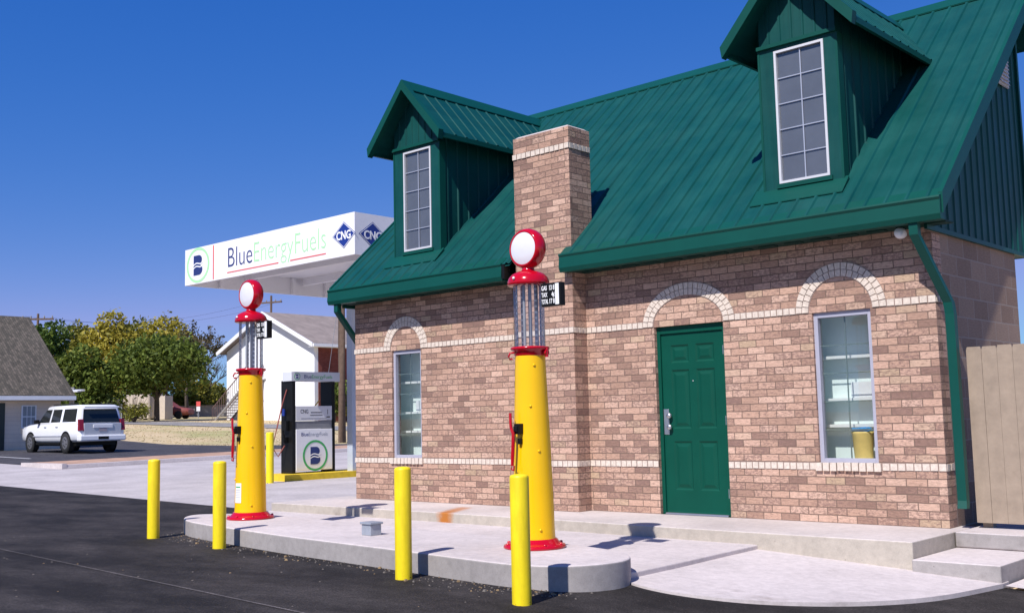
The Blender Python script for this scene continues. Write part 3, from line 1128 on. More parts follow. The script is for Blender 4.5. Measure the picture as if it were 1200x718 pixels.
# underside of the roof deck and the steep rear slope
for xa, xb in ((XL, PL), (4.37, XR)):
    mb.face([(xa, GY, GZT - .03), (xa, YR, roof_z(YR) - .03), (xb, YR, roof_z(YR) - .03), (xb, GY, GZT - .03)])
mb.face([(XL, YR, roof_z(YR)), (XR, YR, roof_z(YR)), (XR, YR + .35, roof_z(YR) - .75), (XL, YR + .35, roof_z(YR) - .75)])
roof = bpart(mb, 'roof', GREEN)
mb = MB()
rz_ = roof_z(YR)
mb.hexa([(XL - .01, YR - .16, rz_ - .16 * RM + .012), (XR + .01, YR - .16, rz_ - .16 * RM + .012), (XR + .01, YR + .12, rz_ - .10), (XL - .01, YR + .12, rz_ - .10)],
        [(XL - .01, YR - .165, rz_ - .165 * RM + .034), (XR + .01, YR - .165, rz_ - .165 * RM + .034), (XR + .01, YR + .01, rz_ + .035), (XL - .01, YR + .01, rz_ + .035)])
bpart(mb, 'ridge_cap', GREEN_T, roof)
# rake trims
for x0, x1 in ((XR - .005, XR + .035), (XL - .035, XL + .005)):
    mb = MB()
    mb.hexa([(x0, GY + .03, GZT - .15), (x1, GY + .03, GZT - .15), (x1, YR, roof_z(YR) - .18), (x0, YR, roof_z(YR) - .18)],
            [(x0, GY + .03, GZT + .05), (x1, GY + .03, GZT + .05), (x1, YR, roof_z(YR) + .024), (x0, YR, roof_z(YR) + .024)])
    bpart(mb, 'rake_trim', GREEN_T, roof)
# gutters either side of the chimney
for x0, x1 in ((XL - .02, 3.40), (4.36, XR + .02)):
    mb = MB()
    prof = [(-.374, GZB), (-.395, GZB + .05), (-.385, GZT - .03), (-.40, GZT - .005), (-.395, GZT + .012), (-.36, GZT + .018), (-.27, GZT + .10), (-.27, GZB)]
    mb.prism(prof, x0, x1, 'x')
    g = bpart(mb, 'gutter', GREEN_T)
    g['label'] = 'box gutter along the eave ' + ('left of the chimney' if x0 < 1 else 'right of the chimney')
# eave fill next to the chimney, soffit
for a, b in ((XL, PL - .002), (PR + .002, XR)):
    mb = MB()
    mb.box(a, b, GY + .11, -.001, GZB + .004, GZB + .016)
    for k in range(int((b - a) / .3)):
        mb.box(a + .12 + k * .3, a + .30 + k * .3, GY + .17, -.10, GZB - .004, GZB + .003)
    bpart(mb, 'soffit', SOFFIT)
mb = MB()
mb.box(3.402, 3.45, -.385, -.27, GZB + .02, GZT - .01)
bpart(mb, 'gutter_end', BLACK)
# gable ends: ribbed siding
for X, sgn in ((BW + .015, 1), (-.015, -1)):
    mb = MB()
    step = .19
    y = -.20
    cols = [(-.20, 0)]
    while y < BACK - .02:
        cols += [(y + .02, 0), (y + .032, .014), (y + .058, .014), (y + .07, 0)]
        y += step
    cols.append((BACK, 0))
    cols = [q for i, q in enumerate(cols) if i == 0 or q[0] > cols[i - 1][0]]
    for (ya, ha), (yb2, hb) in zip(cols[:-1], cols[1:]):
        za, zc2 = roof_z(min(ya, BACK)) - .04, roof_z(min(yb2, BACK)) - .04
        P = [(X + sgn * ha, ya, 2.86), (X + sgn * hb, yb2, 2.86), (X + sgn * hb, yb2, zc2), (X + sgn * ha, ya, za)]
        mb.face(P if sgn > 0 else P[::-1])
    o = bpart(mb, 'gable_siding', GREEN)
    mb = MB()
    mb.box(min(X, X + sgn * .03), max(X, X + sgn * .03), -.21, BACK + .02, 2.825, 2.87)
    mb.box(min(X, X + sgn * .03), max(X, X + sgn * .03), BACK - .03, BACK + .02, 2.872, roof_z(BACK) - .06)
    bpart(mb, 'siding_trim', GREEN_T, o)
mb = MB()
mb.face([(BW, BACK, 2.84), (0, BACK, 2.84), (0, BACK, roof_z(BACK) - .05), (BW, BACK, roof_z(BACK) - .05)])
mb.face([(0, 0, 2.845), (BW, 0, 2.845), (BW, BACK, 2.845), (0, BACK, 2.845)])
bpart(mb, 'rear_siding', GREEN)
# louvred vent in the right gable
mb = MB()
vx = BW + .036
mb.box(vx, vx + .02, 2.12, 2.46, 4.76, 5.12)
vent = bpart(mb, 'gable_vent', M('vent_grey', (0.42, 0.42, 0.44), .6))
mb = MB()
for k in range(7):
    z = 4.79 + k * .045
    mb.hexa([(vx + .021, 2.15, z), (vx + .045, 2.15, z - .01), (vx + .045, 2.43, z - .01), (vx + .021, 2.43, z)],
            [(vx + .021, 2.15, z + .03), (vx + .03, 2.15, z + .022), (vx + .03, 2.43, z + .022), (vx + .021, 2.43, z + .03)])
bpart(mb, 'louvre', M('louvre_grey', (0.55, 0.55, 0.57), .6), vent)
# downspouts
mb = MB()


def duct(mb, pts, wx, wy):
    R = []
    for (x, y, z) in pts:
        R.append([(x - wx / 2, y - wy / 2, z), (x + wx / 2, y - wy / 2, z), (x + wx / 2, y + wy / 2, z), (x - wx / 2, y + wy / 2, z)])
    mb.rings(R, 0, False)


duct(mb, [(8.70, -.315, 2.88), (8.70, -.315, 2.76), (8.835, .06, 2.13), (8.845, .07, 2.02), (8.85, .07, .26), (8.86, .03, .19)], .085, .075)
bpart(mb, 'downspout', GREEN_T)['label'] = 'green downspout at the right corner, bent under the eave'
mb = MB()
duct(mb, [(-.02, -.315, 2.88), (-.02, -.315, 2.76), (-.065, .20, 2.20), (-.065, .21, 2.05), (-.065, .21, .1)], .085, .075)
bpart(mb, 'downspout', GREEN_T)['label'] = 'green downspout at the left corner'


# dormers
def dormer(x0, x1, label):
    cx = (x0 + x1) / 2
    yf = .048
    ze, zp, hw, oy = 5.11, 5.97, .755, -.20
    zb0 = roof_z(yf)
    mb = MB()
    # flat trim round the window, on the front
    wx0, wx1, wz0, wz1 = cx - .29 + .02, cx + .29 + .02, zb0 + .10, 5.03
    xs_ = [x0, wx0, wx1, x1]
    zs_ = [zb0 - .06, wz0, wz1, 5.09]
    for i in range(3):
        for j in range(3):
            if i == 1 and j == 1:
                continue
            mb.face([(xs_[i], yf, zs_[j]), (xs_[i + 1], yf, zs_[j]), (xs_[i + 1], yf, zs_[j + 1]), (xs_[i], yf, zs_[j + 1])])
    for a, b in ((wx0, 1), (wx1, -1)):
        mb.face([(a, yf, wz0), (a, yf + .1, wz0), (a, yf + .1, wz1), (a, yf, wz1)])
    mb.face([(wx0, yf, wz0), (wx1, yf, wz0), (wx1, yf + .1, wz0), (wx0, yf + .1, wz0)])
    # ribbed gable above
    gw = (x1 - x0) / 2
    sl_ = (zp - ze) / hw
    k = -gw
    cols = []
    while k < gw:
        cols += [(k, 0), (min(k + .10, gw), 0), (min(k + .108, gw), .012), (min(k + .128, gw), .012), (min(k + .136, gw), 0)]
        k += .136
    for (a, ha), (b, hb) in zip(cols[:-1], cols[1:]):
        if b <= a:
            continue
        mb.face([(cx + a, yf - ha, 5.09), (cx + b, yf - hb, 5.09), (cx + b, yf - hb, zp - sl_ * abs(b) - .03), (cx + a, yf - ha, zp - sl_ * abs(a) - .03)])
    # cheeks, ribbed, cut by the roof slope
    for X, sg in ((x1, 1), (x0, -1)):
        y = yf + .14
        cols = [(yf, 0)]
        while y < 2.2:
            cols += [(y, 0), (y + .01, .016), (y + .034, .016), (y + .044, 0)]
            y += .215
        cols.append((2.3, 0))
        for (a, ha), (b, hb) in zip(cols[:-1], cols[1:]):
            za, zb2 = roof_z(a) - .05, roof_z(b) - .05
            if za > 5.36:
                continue
            P = [(X + sg * ha, a, za), (X + sg * hb, b, min(zb2, 5.37)), (X + sg * hb, b, 5.37), (X + sg * ha, a, 5.37)]
            mb.face(P if sg > 0 else P[::-1])
    d = bpart(mb, 'dormer', GREEN)
    d['label'] = label
    t = MB()
    t.box(x0 - .02, x1 + .02, yf - .035, yf - .002, 5.075, 5.115)
    # corner boards
    t.box(x1 - .004, x1 + .022, yf - .006, yf + .11, zb0 + .02, 5.07)
    t.box(x0 - .022, x0 + .004, yf - .006, yf + .11, zb0 + .02, 5.07)
    t.box(wx0 - .03, wx1 + .03, yf - .02, yf - .001, wz0 - .05, wz0 - .004)
    bpart(t, 'dormer_trim', GREEN_T, d)
    s = MB()
    # flashing skirt lying on the main roof
    for xa, xb, ya, yb2 in ((x0 - .12, x1 + .06, yf - .16, yf + .02),):
        s.hexa([(xa, ya, roof_z(ya) + .015), (xb, ya, roof_z(ya) + .015), (xb, yb2, roof_z(yb2) + .015), (xa, yb2, roof_z(yb2) + .015)],
               [(xa, ya, roof_z(ya) + .026), (xb, ya, roof_z(ya) + .026), (xb, yb2, roof_z(yb2) + .05), (xa, yb2, roof_z(yb2) + .05)])
    bpart(s, 'flashing', GREEN_T, d)
    r = MB()
    vr = np.array([-hw, 0, zp - ze])
    vl = np.array([hw, 0, zp - ze])
    Wd = math.hypot(hw, zp - ze)
    yb_r = 2.95
    # right slope: ribs run from eave to ridge
    ribbed(r, (cx + hw, oy, ze), (0, 1, 0), vr, yb_r - oy, Wd, .215, first=.32, rw=.034, rh=.011)
    ribbed(r, (cx - hw, yb_r, ze), (0, -1, 0), vl, yb_r - oy, Wd, .215, first=.15, rw=.034, rh=.011)
    # underside
    for sg in (1, -1):
        P = [(cx + sg * hw, oy, ze - .05), (cx, oy, zp - .05), (cx, yb_r, zp - .05), (cx + sg * hw, yb_r, ze - .05)]
        r.face(P if sg > 0 else P[::-1])
        r.face([(cx + sg * hw, oy, ze - .05), (cx + sg * hw, yb_r, ze - .05), (cx + sg * hw, yb_r, ze), (cx + sg * hw, oy, ze)])
    bpart(r, 'dormer_roof', GREEN, d)
    k_ = MB()
    # rake boards and ridge cap
    for sg in (1, -1):
        k_.hexa([(cx + sg * hw, oy - .03, ze - .10), (cx + sg * hw, oy + .06, ze - .10), (cx, oy + .06, zp - .10), (cx, oy - .03, zp - .10)],
                [(cx + sg * (hw + .02), oy - .03, ze + .03), (cx + sg * (hw + .02), oy + .06, ze + .03), (cx, oy + .06, zp + .045), (cx, oy - .03, zp + .045)])
        k_.hexa([(cx + sg * .13, oy - .02, zp - .13 * sl_ + .022), (cx + sg * .13, yb_r, zp - .13 * sl_ + .022), (cx, yb_r, zp + .01), (cx, oy - .02, zp + .01)],
                [(cx + sg * .13, oy - .02, zp - .13 * sl_ + .034), (cx + sg * .13, yb_r, zp - .13 * sl_ + .034), (cx, yb_r, zp + .052), (cx, oy - .02, zp + .052)])
    for sg in (1, -1):
        a, b = sorted((cx + sg * (hw - .03), cx + sg * (hw + .008)))
        k_.box(a, b, oy + .07, 1.95, ze - .07, ze - .006)
    bpart(k_, 'rake_board', GREEN_T, d)
    w = MB()
    tt = .026
    w.box(wx0, wx0 + tt, yf - .012, yf + .05, wz0, wz1)
    w.box(wx1 - tt, wx1, yf - .012, yf + .05, wz0, wz1)
    w.box(wx0 + tt, wx1 - tt, yf - .012, yf + .05, wz1 - tt, wz1)
    w.box(wx0 + tt, wx1 - tt, yf - .012, yf + .05, wz0, wz0 + tt)
    bpart(w, 'window_frame', DFRAME, d)
    g = MB()
    g.face([(wx0 + tt, yf + .02, wz0 + tt), (wx1 - tt, yf + .02, wz0 + tt), (wx1 - tt, yf + .02, wz1 - tt), (wx0 + tt, yf + .02, wz1 - tt)])
    bpart(g, 'pane', GLASS, d)
    g = MB()
    g.box(wx0, wx1, yf + .024, yf + .04, wz0, wz1)
    bpart(g, 'blind', BLIND, d)
    m = MB()
    xm = (wx0 + wx1) / 2 + .01
    m.box(xm - .006, xm + .006, yf + .008, yf + .016, wz0 + tt, wz1 - tt)
    for q in range(1, 5):
        z = wz0 + tt + (wz1 - wz0 - 2 * tt) * q / 5
        m.box(wx0 + tt, wx1 - tt, yf + .009, yf + .0155, z - .005, z + .005)
    bpart(m, 'muntin', MUNT, d)


dormer(.881, 1.828, 'dormer on the left behind the chimney')
dormer(6.955, 7.845, 'dormer on the right above the door side')

# things in and on the building
def make_shelves(label, x, w):
    sh = thing('shelf_unit', label, 'shelves', (x, .248, .005), 0, 'shelf units inside the brick building')
    for px_ in (-w / 2, w / 2 - .03):
        for py_ in (0, .135):
            mb = MB()
            mb.box(px_, px_ + .03, py_, py_ + .03, 0, 2.05)
            mb.build('upright', SHELFM, sh)
    for z in (.50, .95, 1.22, 1.66):
        mb = MB()
        mb.box(-w / 2 - .01, w / 2 + .01, -.010, .164, z, z + .03)
        mb.build('shelf_board', SHELFM, sh)
    mb = MB()
    mb.box(-.02, w / 2 - .06, .03, .15, 1.252, 1.41)
    mb.build('paper_box', WHITE, sh)
    return sh


make_shelves('white shelving seen through the right-hand window', 7.72, 1.1)
make_shelves('white shelving seen through the left-hand window', 1.05, 1.1)
tb = thing('work_table', 'white ledge table behind the right-hand window', 'table', (7.76, .165, .005))
mb = MB()
mb.box(-.5, .5, -.085, .045, .60, .635)
mb.build('table_top', SHELFM, tb)
for x, y in ((-.48, -.06), (.44, -.06)):
    mb = MB()
    mb.box(x, x + .04, y, y + .04, 0, .599)
    mb.build('leg', SHELFM, tb)
bk = thing('bucket', 'yellow bucket with a blue cloth over its rim behind the right-hand window', 'bucket', (7.855, .158, .636))
mb = MB()
mb.lathe([(.060, 0), (.064, .01), (.074, .20), (.078, .205), (.078, .22), (.072, .22), (.06, .03), (0, .03)], n=24)
mb.build('pail', BUCKY, bk)
bk.scale = (1.5, 1.0, 1.25)
mb = MB()
for k in range(14):
    a = k * 2 * math.pi / 14
    r_ = random.uniform(.04, .062)
    z = .212 + random.uniform(0, .015)
    mb.lathe([(0, 0), (.022, .006), (.026, .016), (.02, .026), (0, .032)], r_ * math.cos(a), r_ * math.sin(a), 7, 0, 'z', z)
mb.lathe([(0, .222), (.068, .221), (.055, .238), (0, .244)], n=14)
mb.build('cloth', BUCKB, bk)
sl2 = thing('security_light', 'small white round flood light under the right end of the eave', 'lamp', (8.50, -.12, 2.80))
mb = MB()
mb.lathe([(.0, -.10), (.045, -.095), (.055, -.06), (.05, -.01), (.03, .04), (.0, .05)], axis='y', n=18, cz=.02)
mb.build('lamp_head', WHITE, sl2)
mb = MB()
mb.tube([(0, .02, .02), (0, .05, .05), (0, .05, .09)], .014)
mb.build('bracket', WHITE, sl2)

# fence
fe = thing('wooden_fence', 'tan dog-eared board fence right of the brick building', 'fence', (8.9, .20, .02))
mb = MB()
x = 0.02
while x < 4.2:
    w = .1385
    c_ = .010
    hh = 1.68 + random.uniform(-.006, .006)
    yj = random.uniform(-.003, .003)
    mb.prism([(x, .03), (x + w, .03), (x + w, hh - .03), (x + w - c_, hh), (x + c_, hh), (x, hh - .03)], yj - .009, yj + .009, 'y')
    x += w + .002
mb.build('boards', FENCEM, fe)
for z in (.3, 1.4):
    mb = MB()
    mb.box(.02, 4.2, .012, .05, z, z + .09)
    mb.build('rail', FENCEM, fe)
for x in (.05, 2.1, 4.1):
    mb = MB()
    mb.box(x, x + .09, .052, .14, -.02, 1.65)
    mb.build('post', FENCEM, fe)


# ------------------------------------------------------------------ visible gas pumps
def make_pump(label, loc):
    t = thing('gas_pump', label, 'gas pump', loc, 0, 'antique gas pumps on the concrete island')
    mb = MB()
    mb.lathe([(.0, 0), (.265, 0), (.27, .012), (.262, .028), (.235, .036), (.215, .05), (.195, .075), (.188, .08)], n=40)
    for k in range(8):
        a = k * math.pi / 4 + .3
        mb.lathe([(.014, .028), (.014, .045), (0, .05)], .245 * math.cos(a), .245 * math.sin(a), 6)
    mb.build('base_flange', RED, t)
    mb = MB()
    mb.lathe([(.182, .06), (.178, .12), (.170, .50), (.155, 1.0), (.140, 1.40), (.132, 1.64)], n=40)
    body = mb.build('column', YCOL, t)
    for z, ang in ((.16, -.55), (.82, -.50), (.45, -2.0), (1.55, -.62), (1.2, -.9)):
        r = np.interp(z, [.12, .5, 1.0, 1.4, 1.64], [.178, .170, .155, .140, .132])
        mb = MB()
        mb.lathe([(.012, -.002), (.012, .006), (.006, .011), (0, .012)], 0, 0, 8, 0, 'x')
        b = mb.build('rivet', YCOL, body)
        b.location = (r * math.cos(ang), r * math.sin(ang), z)
        b.rotation_euler = (0, 0, ang)
    mb = MB()
    mb.lathe([(.128, 1.63), (.140, 1.645), (.142, 1.675), (.168, 1.688), (.172, 1.70), (.168, 1.712), (.135, 1.716), (0, 1.717)], n=40)
    col = mb.build('collar', RED, t)
    mb = MB()
    mb.tube([(-.06, -.13, 1.665), (-.085, -.165, 1.66), (-.095, -.175, 1.63), (-.088, -.168, 1.605), (-.068, -.15, 1.61)], .009)
    mb.build('hook', RED, col)
    mb = MB()
    mb.tube([(.10, .02, 1.66), (.175, .03, 1.66)], .028, 12)
    mb.tube([(.165, .03, 1.70), (.165, .03, 1.62)], .016, 10)
    mb.build('valve', RED, col)
    # glass cylinder
    mb = MB()
    mb.lathe([(.137, 1.714), (.137, 2.262)], n=40, caps=False)
    mb.build('glass_cylinder', CGLASS, t)
    for (rx, ry, rr) in ((-.012, -.05, .013), (.045, -.03, .011), (-.045, .055, .010), (.05, .05, .010)):
        mb = MB()
        mb.tube([(rx, ry, 1.717), (rx, ry, 2.262)], rr, 10)
        mb.build('rod', ROD, t)
    for ang in (math.radians(-118), math.radians(-18), math.radians(70), math.radians(165)):
        mb = MB()
        ca, sa = math.cos(ang), math.sin(ang)
        p = np.array([ca, sa]) * .112
        q = np.array([-sa, ca]) * .012
        n_ = np.array([ca, sa]) * .002
        mb.hexa([(*(p - q - n_), 1.72), (*(p - q + n_), 1.72), (*(p + q + n_), 1.72), (*(p + q - n_), 1.72)],
                [(*(p - q - n_), 2.26), (*(p - q + n_), 2.26), (*(p + q + n_), 2.26), (*(p + q - n_), 2.26)], 0)
        for k in range(10):
            z = 1.75 + k * .05
            m_ = n_ * 2.2
            mb.hexa([(*(p - q * .9 - m_), z), (*(p - q * .9 + m_), z), (*(p + q * .9 + m_), z), (*(p + q * .9 - m_), z)],
                    [(*(p - q * .9 - m_), z + .018), (*(p - q * .9 + m_), z + .018), (*(p + q * .9 + m_), z + .018), (*(p + q * .9 - m_), z + .018)], 1)
        mb.build('gallon_marker', [ROD, LETTERW], t)
    # dome, neck and globe
    mb = MB()
    mb.lathe([(0, 2.250), (.176, 2.250), (.186, 2.258), (.184, 2.285), (.172, 2.32), (.145, 2.35), (.10, 2.372), (.062, 2.382), (.055, 2.395), (.052, 2.415), (.066, 2.43)], n=40)
    dome = mb.build('dome', RED, t)
    mb = MB()
    mb.lathe([(0, 0), (.012, -.002), (.014, -.010), (.008, -.018), (0, -.02)], -.005, -.178, 10, 0, 'y', 2.305)
    mb.build('dome_light', WHITE, dome)
    mb = MB()
    mb.lathe([(.142, -.064), (.151, -.068), (.160, -.062), (.173, -.042), (.179, -.016), (.179, .016), (.173, .042), (.160, .062), (.151, .068), (.142, .064)], n=48, axis='y', cz=2.578, caps=False)
    globe = mb.build('globe', RED, t)
    for s in (-1, 1):
        mb = MB()
        mb.lathe([(.1425, s * .062), (.11, s * .071), (.06, s * .077), (0, s * .079)], n=40, axis='y', cz=2.578, caps=False)
        mb.build('globe_face', GLOBEW, globe)
    # price sign on a bracket right of the glass
    mb = MB()
    mb.box(.185, .405, -.05, .012, 2.045, 2.245)
    sign = mb.build('price_sign', BLACK, t, bevel=.004)
    mb = MB()
    mb.box(.348, .388, -.0535, -.0505, 2.055, 2.235)
    mb.build('stripe', LETTERW, sign)
    for k, (a_, b_) in enumerate((('GAS', '13 8'), ('TAX', '4\u00a2'), ('TOTAL', '17 8'))):
        zz = 2.184 - k * .058
        text('lettering', a_, .055, LETTERW, sign, (.193, -.0515, zz), xs=.60 if k < 2 else .42, extrude=.001, bold=.0012)
        text('lettering', b_, .058, LETTERW, sign, (.340, -.0515, zz), xs=.62, extrude=.001, align='RIGHT', bold=.0012)
    mb = MB()
    mb.tube([(.10, 0, 2.262), (.19, 0, 2.255)], .010)
    mb.build('bracket', BLACK, sign)
    # hand lever with its black guard
    mb = MB()
    mb.box(-.025, .035, -.205, -.145, .965, 1.055)
    mb.box(-.015, .025, -.225, -.20, .985, 1.035)
    mb.box(-.002, .030, -.19, -.15, .88, .93)
    mb.build('lever_guard', BLACK, t, bevel=.006)
    mb = MB()
    mb.tube([(-.062, -.205, 1.145), (-.060, -.205, 1.05), (-.056, -.205, 1.02), (-.040, -.21, .985), (-.022, -.215, .965)], [.013, .013, .013, .013, .012], 10)
    mb.tube([(-.022, -.215, 1.0), (-.026, -.215, .90), (-.036, -.215, .78), (-.042, -.215, .70)], [.015, .016, .016, .013], 10)
    mb.tube([(-.042, -.215, .72), (-.052, -.218, .67), (-.022, -.218, .66), (-.017, -.218, .70)], .008, 8)
    mb.build('hand_lever', RED, t)
    return t


pump2 = make_pump('nearer yellow and red glass-topped gas pump, in front of the brick chimney', (6.46, -3.32, .02))
pump1 = copy_tree(pump2)
pump1.location = (1.66, -2.95, .02)
pump1.scale = (1.03, 1.03, 1.03)
pump1['label'] = 'farther yellow and red glass-topped gas pump with a white paper label low on its column'
mb = MB()
for k in range(6):
    a0, a1 = -1.22 + (-.58) * k / 6, -1.22 + (-.58) * (k + 1) / 6
    P = []
    for a, z in ((a0, .19), (a1, .19), (a1, .41), (a0, .41)):
        r = np.interp(z, [.12, .5], [.178, .170]) + .003
        P.append((r * math.cos(a), r * math.sin(a), z))
    mb.face(P[::-1])
lab = mb.build('paper_label', PAPER, pump1)
mb = MB()
for zz, c_ in ((.36, 1), (.33, 0), (.31, 0), (.29, 0), (.27, 0), (.25, 0), (.225, 0)):
    for k in range(4):
        a0, a1 = -1.29 + (-.44) * k / 4, -1.29 + (-.44) * (k + 1) / 4
        if zz < .24 and k > 1:
            continue
        P = []
        h_ = .014 if c_ else .005
        for a, z in ((a0, zz), (a1, zz), (a1, zz + h_), (a0, zz + h_)):
            r = np.interp(z, [.12, .5], [.178, .170]) + .0042
            P.append((r * math.cos(a), r * math.sin(a), z))
        mb.face(P[::-1], c_)
mb.build('printing', [M('print_grey', (.35, .36, .38), .7), RINGG], lab)


# bollards
def make_bollard(label, loc, r=.069, h=.90):
    mb = MB()
    mb.lathe([(r * 1.0, -.1), (r, h - .02), (r * .97, h - .008), (r * .88, h - .001), (r * .5, h + .006), (0, h + .008)], n=28)
    o = mb.build('bollard', YELLOW)
    o.location = loc
    return tag(o, label, 'bollard', 'yellow bollards along the concrete island')


BL = [((1.06, -3.86), 'leftmost yellow bollard, alone on the asphalt beyond the island end'),
      ((2.66, -4.00), 'yellow bollard just in front of the farther gas pump'),
      ((5.97, -4.38), 'yellow bollard in front of the brick wall between the two gas pumps'),
      ((7.48, -4.62), 'nearest yellow bollard, the one overlapping the nearer gas pump')]
b0 = None
for (x, y), lb in BL:
    if b0 is None:
        b0 = make_bollard(lb, (x, y, gz(x, y) + .03))
    else:
        b = copy_tree(b0)
        b.location = (x, y, gz(x, y) + .03)
        b['label'] = lb

jb = thing('junction_box', 'small grey metal box with an overhanging lid on the pump island', 'utility box', (4.40, -3.40, .02), math.radians(-4))
mb = MB()
mb.box(-.075, .075, -.065, .065, 0, .105)
mb.build('box_body', GALV, jb, bevel=.006)
mb = MB()
mb.box(-.09, .09, -.078, .078, .106, .128)
mb.build('lid', GALV, jb, bevel=.006)

# loose grit along the kerb foot
mb = MB()
for k in range(420):
    t = random.random()
    i = t * 9.99
    base = isl[2:13]
    a, b = base[int(i)], base[int(i) + 1]
    fr_ = i - int(i)
    x = a[0] + (b[0] - a[0]) * fr_ + random.gauss(0, .05)
    y = a[1] + (b[1] - a[1]) * fr_ - abs(random.gauss(.03, .16))
    s = random.uniform(.004, .011) if random.random() < .93 else random.uniform(.012, .024)
    z = gz(x, y) + .035
    rot = random.uniform(0, 3)
    q = [(x + s * math.cos(rot + k2 * 1.57) * random.uniform(.7, 1.3), y + s * math.sin(rot + k2 * 1.57) * random.uniform(.7, 1.3)) for k2 in range(4)]
    mb.hexa([(u, v, z - .002) for u, v in q], [(x + (u - x) * .6, y + (v - y) * .6, z + s * .7) for u, v in q], random.choice((0, 0, 1)))
for k in range(110):
    x, y = random.uniform(-3, 10.5), random.uniform(-8.5, -4.6)
    s = random.uniform(.004, .009)
    z = gz(x, y) + .035
    q = [(x - s, y - s), (x + s, y - s * .6), (x + s * .8, y + s), (x - s, y + s * .7)]
    mb.hexa([(u, v, z - .002) for u, v in q], [(x + (u - x) * .6, y + (v - y) * .6, z + s * .6) for u, v in q], random.choice((0, 0, 1)))
g_ = mb.build('gravel', [M('grit', (.15, .13, .115), .9, var=.3, scale=20), M('tan_leaf_litter', (.25, .17, .09), .9, var=.3, scale=20)])
g_['kind'] = 'stuff'
tag(g_, 'loose grit and leaf litter on the asphalt along the island kerb', 'gravel')

# ------------------------------------------------------------------ fuel canopy
CX0, CX1, CY0, CY1, CZ = -9.90, -3.65, 2.98, 9.6, 4.40
CH = .84
can = thing('fuel_canopy', 'white flat fuel station canopy with a company name on its fascia', 'canopy', (0, 0, 0))
mb = MB()
mb.prism([(CX0, CZ), (CX1, CZ), (CX1, CZ + CH), (CX0, CZ + CH)], CY0, CY0 + .06, 'y')
mb.prism([(CX0, CZ), (CX1, CZ), (CX1, CZ + CH), (CX0, CZ + CH)], CY1 - .06, CY1, 'y')
mb.box(CX0, CX0 + .06, CY0 + .062, CY1 - .062, CZ, CZ + CH)
mb.box(CX1 - .06, CX1, CY0 + .062, CY1 - .062, CZ, CZ + CH)
mb.build('fascia', WHITEC, can)
mb = MB()
mb.box(CX0 + .062, CX1 - .062, CY0 + .062, CY1 - .062, CZ + .42, CZ + .48)
mb.build('deck', WHITEC, can)
mb = MB()
for y in np.arange(CY0 + .9, CY1 - .3, 1.05):
    mb.box(CX0 + .063, CX0 + .16, y - .05, y + .05, CZ + .01, CZ + .418)
for y in (CY0 + 1.6, CY0 + 3.3, CY0 + 5.0):
    mb.box(CX0 + .17, CX1 - .07, y - .07, y + .07, CZ + .24, CZ + .418)
mb.build('beam', WHITEC, can)
mb = MB()
mb.box(-7.9 - .1, -7.9 + .1, 6.35 - .1, 6.35 + .1, -.05, CZ + .24)
mb.build('column', M('column_blue_grey', (.42, .47, .56), .5, var=.04), can)
for x, y in ((-7.6, 4.0), (-5.2, 4.0), (-7.6, 7.4)):
    mb = MB()
    mb.box(x - .3, x + .3, y - .3, y + .3, CZ + .36, CZ + .418)
    mb.build('light_fixture', M('fixture_white', (.7, .7, .7), .4), can)


def logo(parent, cx, cz, R, face, y=None, x=None, ring=LGREEN, letter=NAVY, sx=1.0):
    """ring with a two-lobed letter crossed by a white wave"""
    def put(mb, poly, d0, d1, mi):
        if face == '-y':
            mb.prism([(cx + u * sx, cz + v) for u, v in poly], y - d1, y - d0, 'y', mi)
        else:
            mb.prism([(cx + u, cz + v) for u, v in poly], x + d0, x + d1, 'x', mi)
    mb = MB()
    n = 48
    for k in range(n):
        a0, a1 = 2 * math.pi * k / n, 2 * math.pi * (k + 1) / n
        put(mb, [(R * math.cos(a0), R * math.sin(a0)), (R * math.cos(a1), R * math.sin(a1)),
                 (R * .86 * math.cos(a1), R * .86 * math.sin(a1)), (R * .86 * math.cos(a0), R * .86 * math.sin(a0))], .001, .004, 0)
    s = R * .62
    up = [(-.62, .9), (.1, .9)] + [(.1 + .47 * math.sin(t), .47 + .43 * math.cos(t)) for t in np.linspace(.2, math.pi - .3, 8)] + [(.05, .06), (-.62, .06)]
    dn = [(-.62, .06), (.1, .06)] + [(.12 + .52 * math.sin(t), -.44 + .48 * math.cos(t)) for t in np.linspace(.3, math.pi - .2, 8)] + [(.1, -.92), (-.62, -.92)]
    put(mb, [(u * s, v * s) for u, v in up], .001, .004, 1)
    put(mb, [(u * s, v * s) for u, v in dn], .001, .004, 1)
    for o_ in (.12, -.16):
        xs_ = np.linspace(-.62, .66, 10)
        for a, b in zip(xs_[:-1], xs_[1:]):
            f = lambda q: .10 * math.sin((q + .6) * 4.6) + .18 * q + o_
            put(mb, [(a * s, (f(a) - .055) * s), (b * s, (f(b) - .055) * s), (b * s, (f(b) + .055) * s), (a * s, (f(a) + .055) * s)], .0045, .006, 2)
    return mb.build('emblem', [ring, letter, LETTERW], parent)


yf = CY0
logo(can, CX0 + .56, CZ + .43, .41, '-y', y=yf, sx=1.18)
mb = MB()
mb.box(-8.71, -8.67, yf - .004, yf - .001, CZ + .03, CZ + CH - .03)
mb.box(-8.13, -6.18, yf - .004, yf - .001, CZ + .105, CZ + .130)
mb.box(-5.77, -4.56, yf - .004, yf - .001, CZ + .105, CZ + .130)
mb.build('rule', REDL, can)
text('lettering', 'Blue', .64, NAVY, can, (-8.09, yf - .002, CZ + .235), width=.94, bold=-.007)
text('lettering', 'EnergyFuels', .64, LGREEN, can, (-7.08, yf - .002, CZ + .235), width=2.52, bold=-.009)


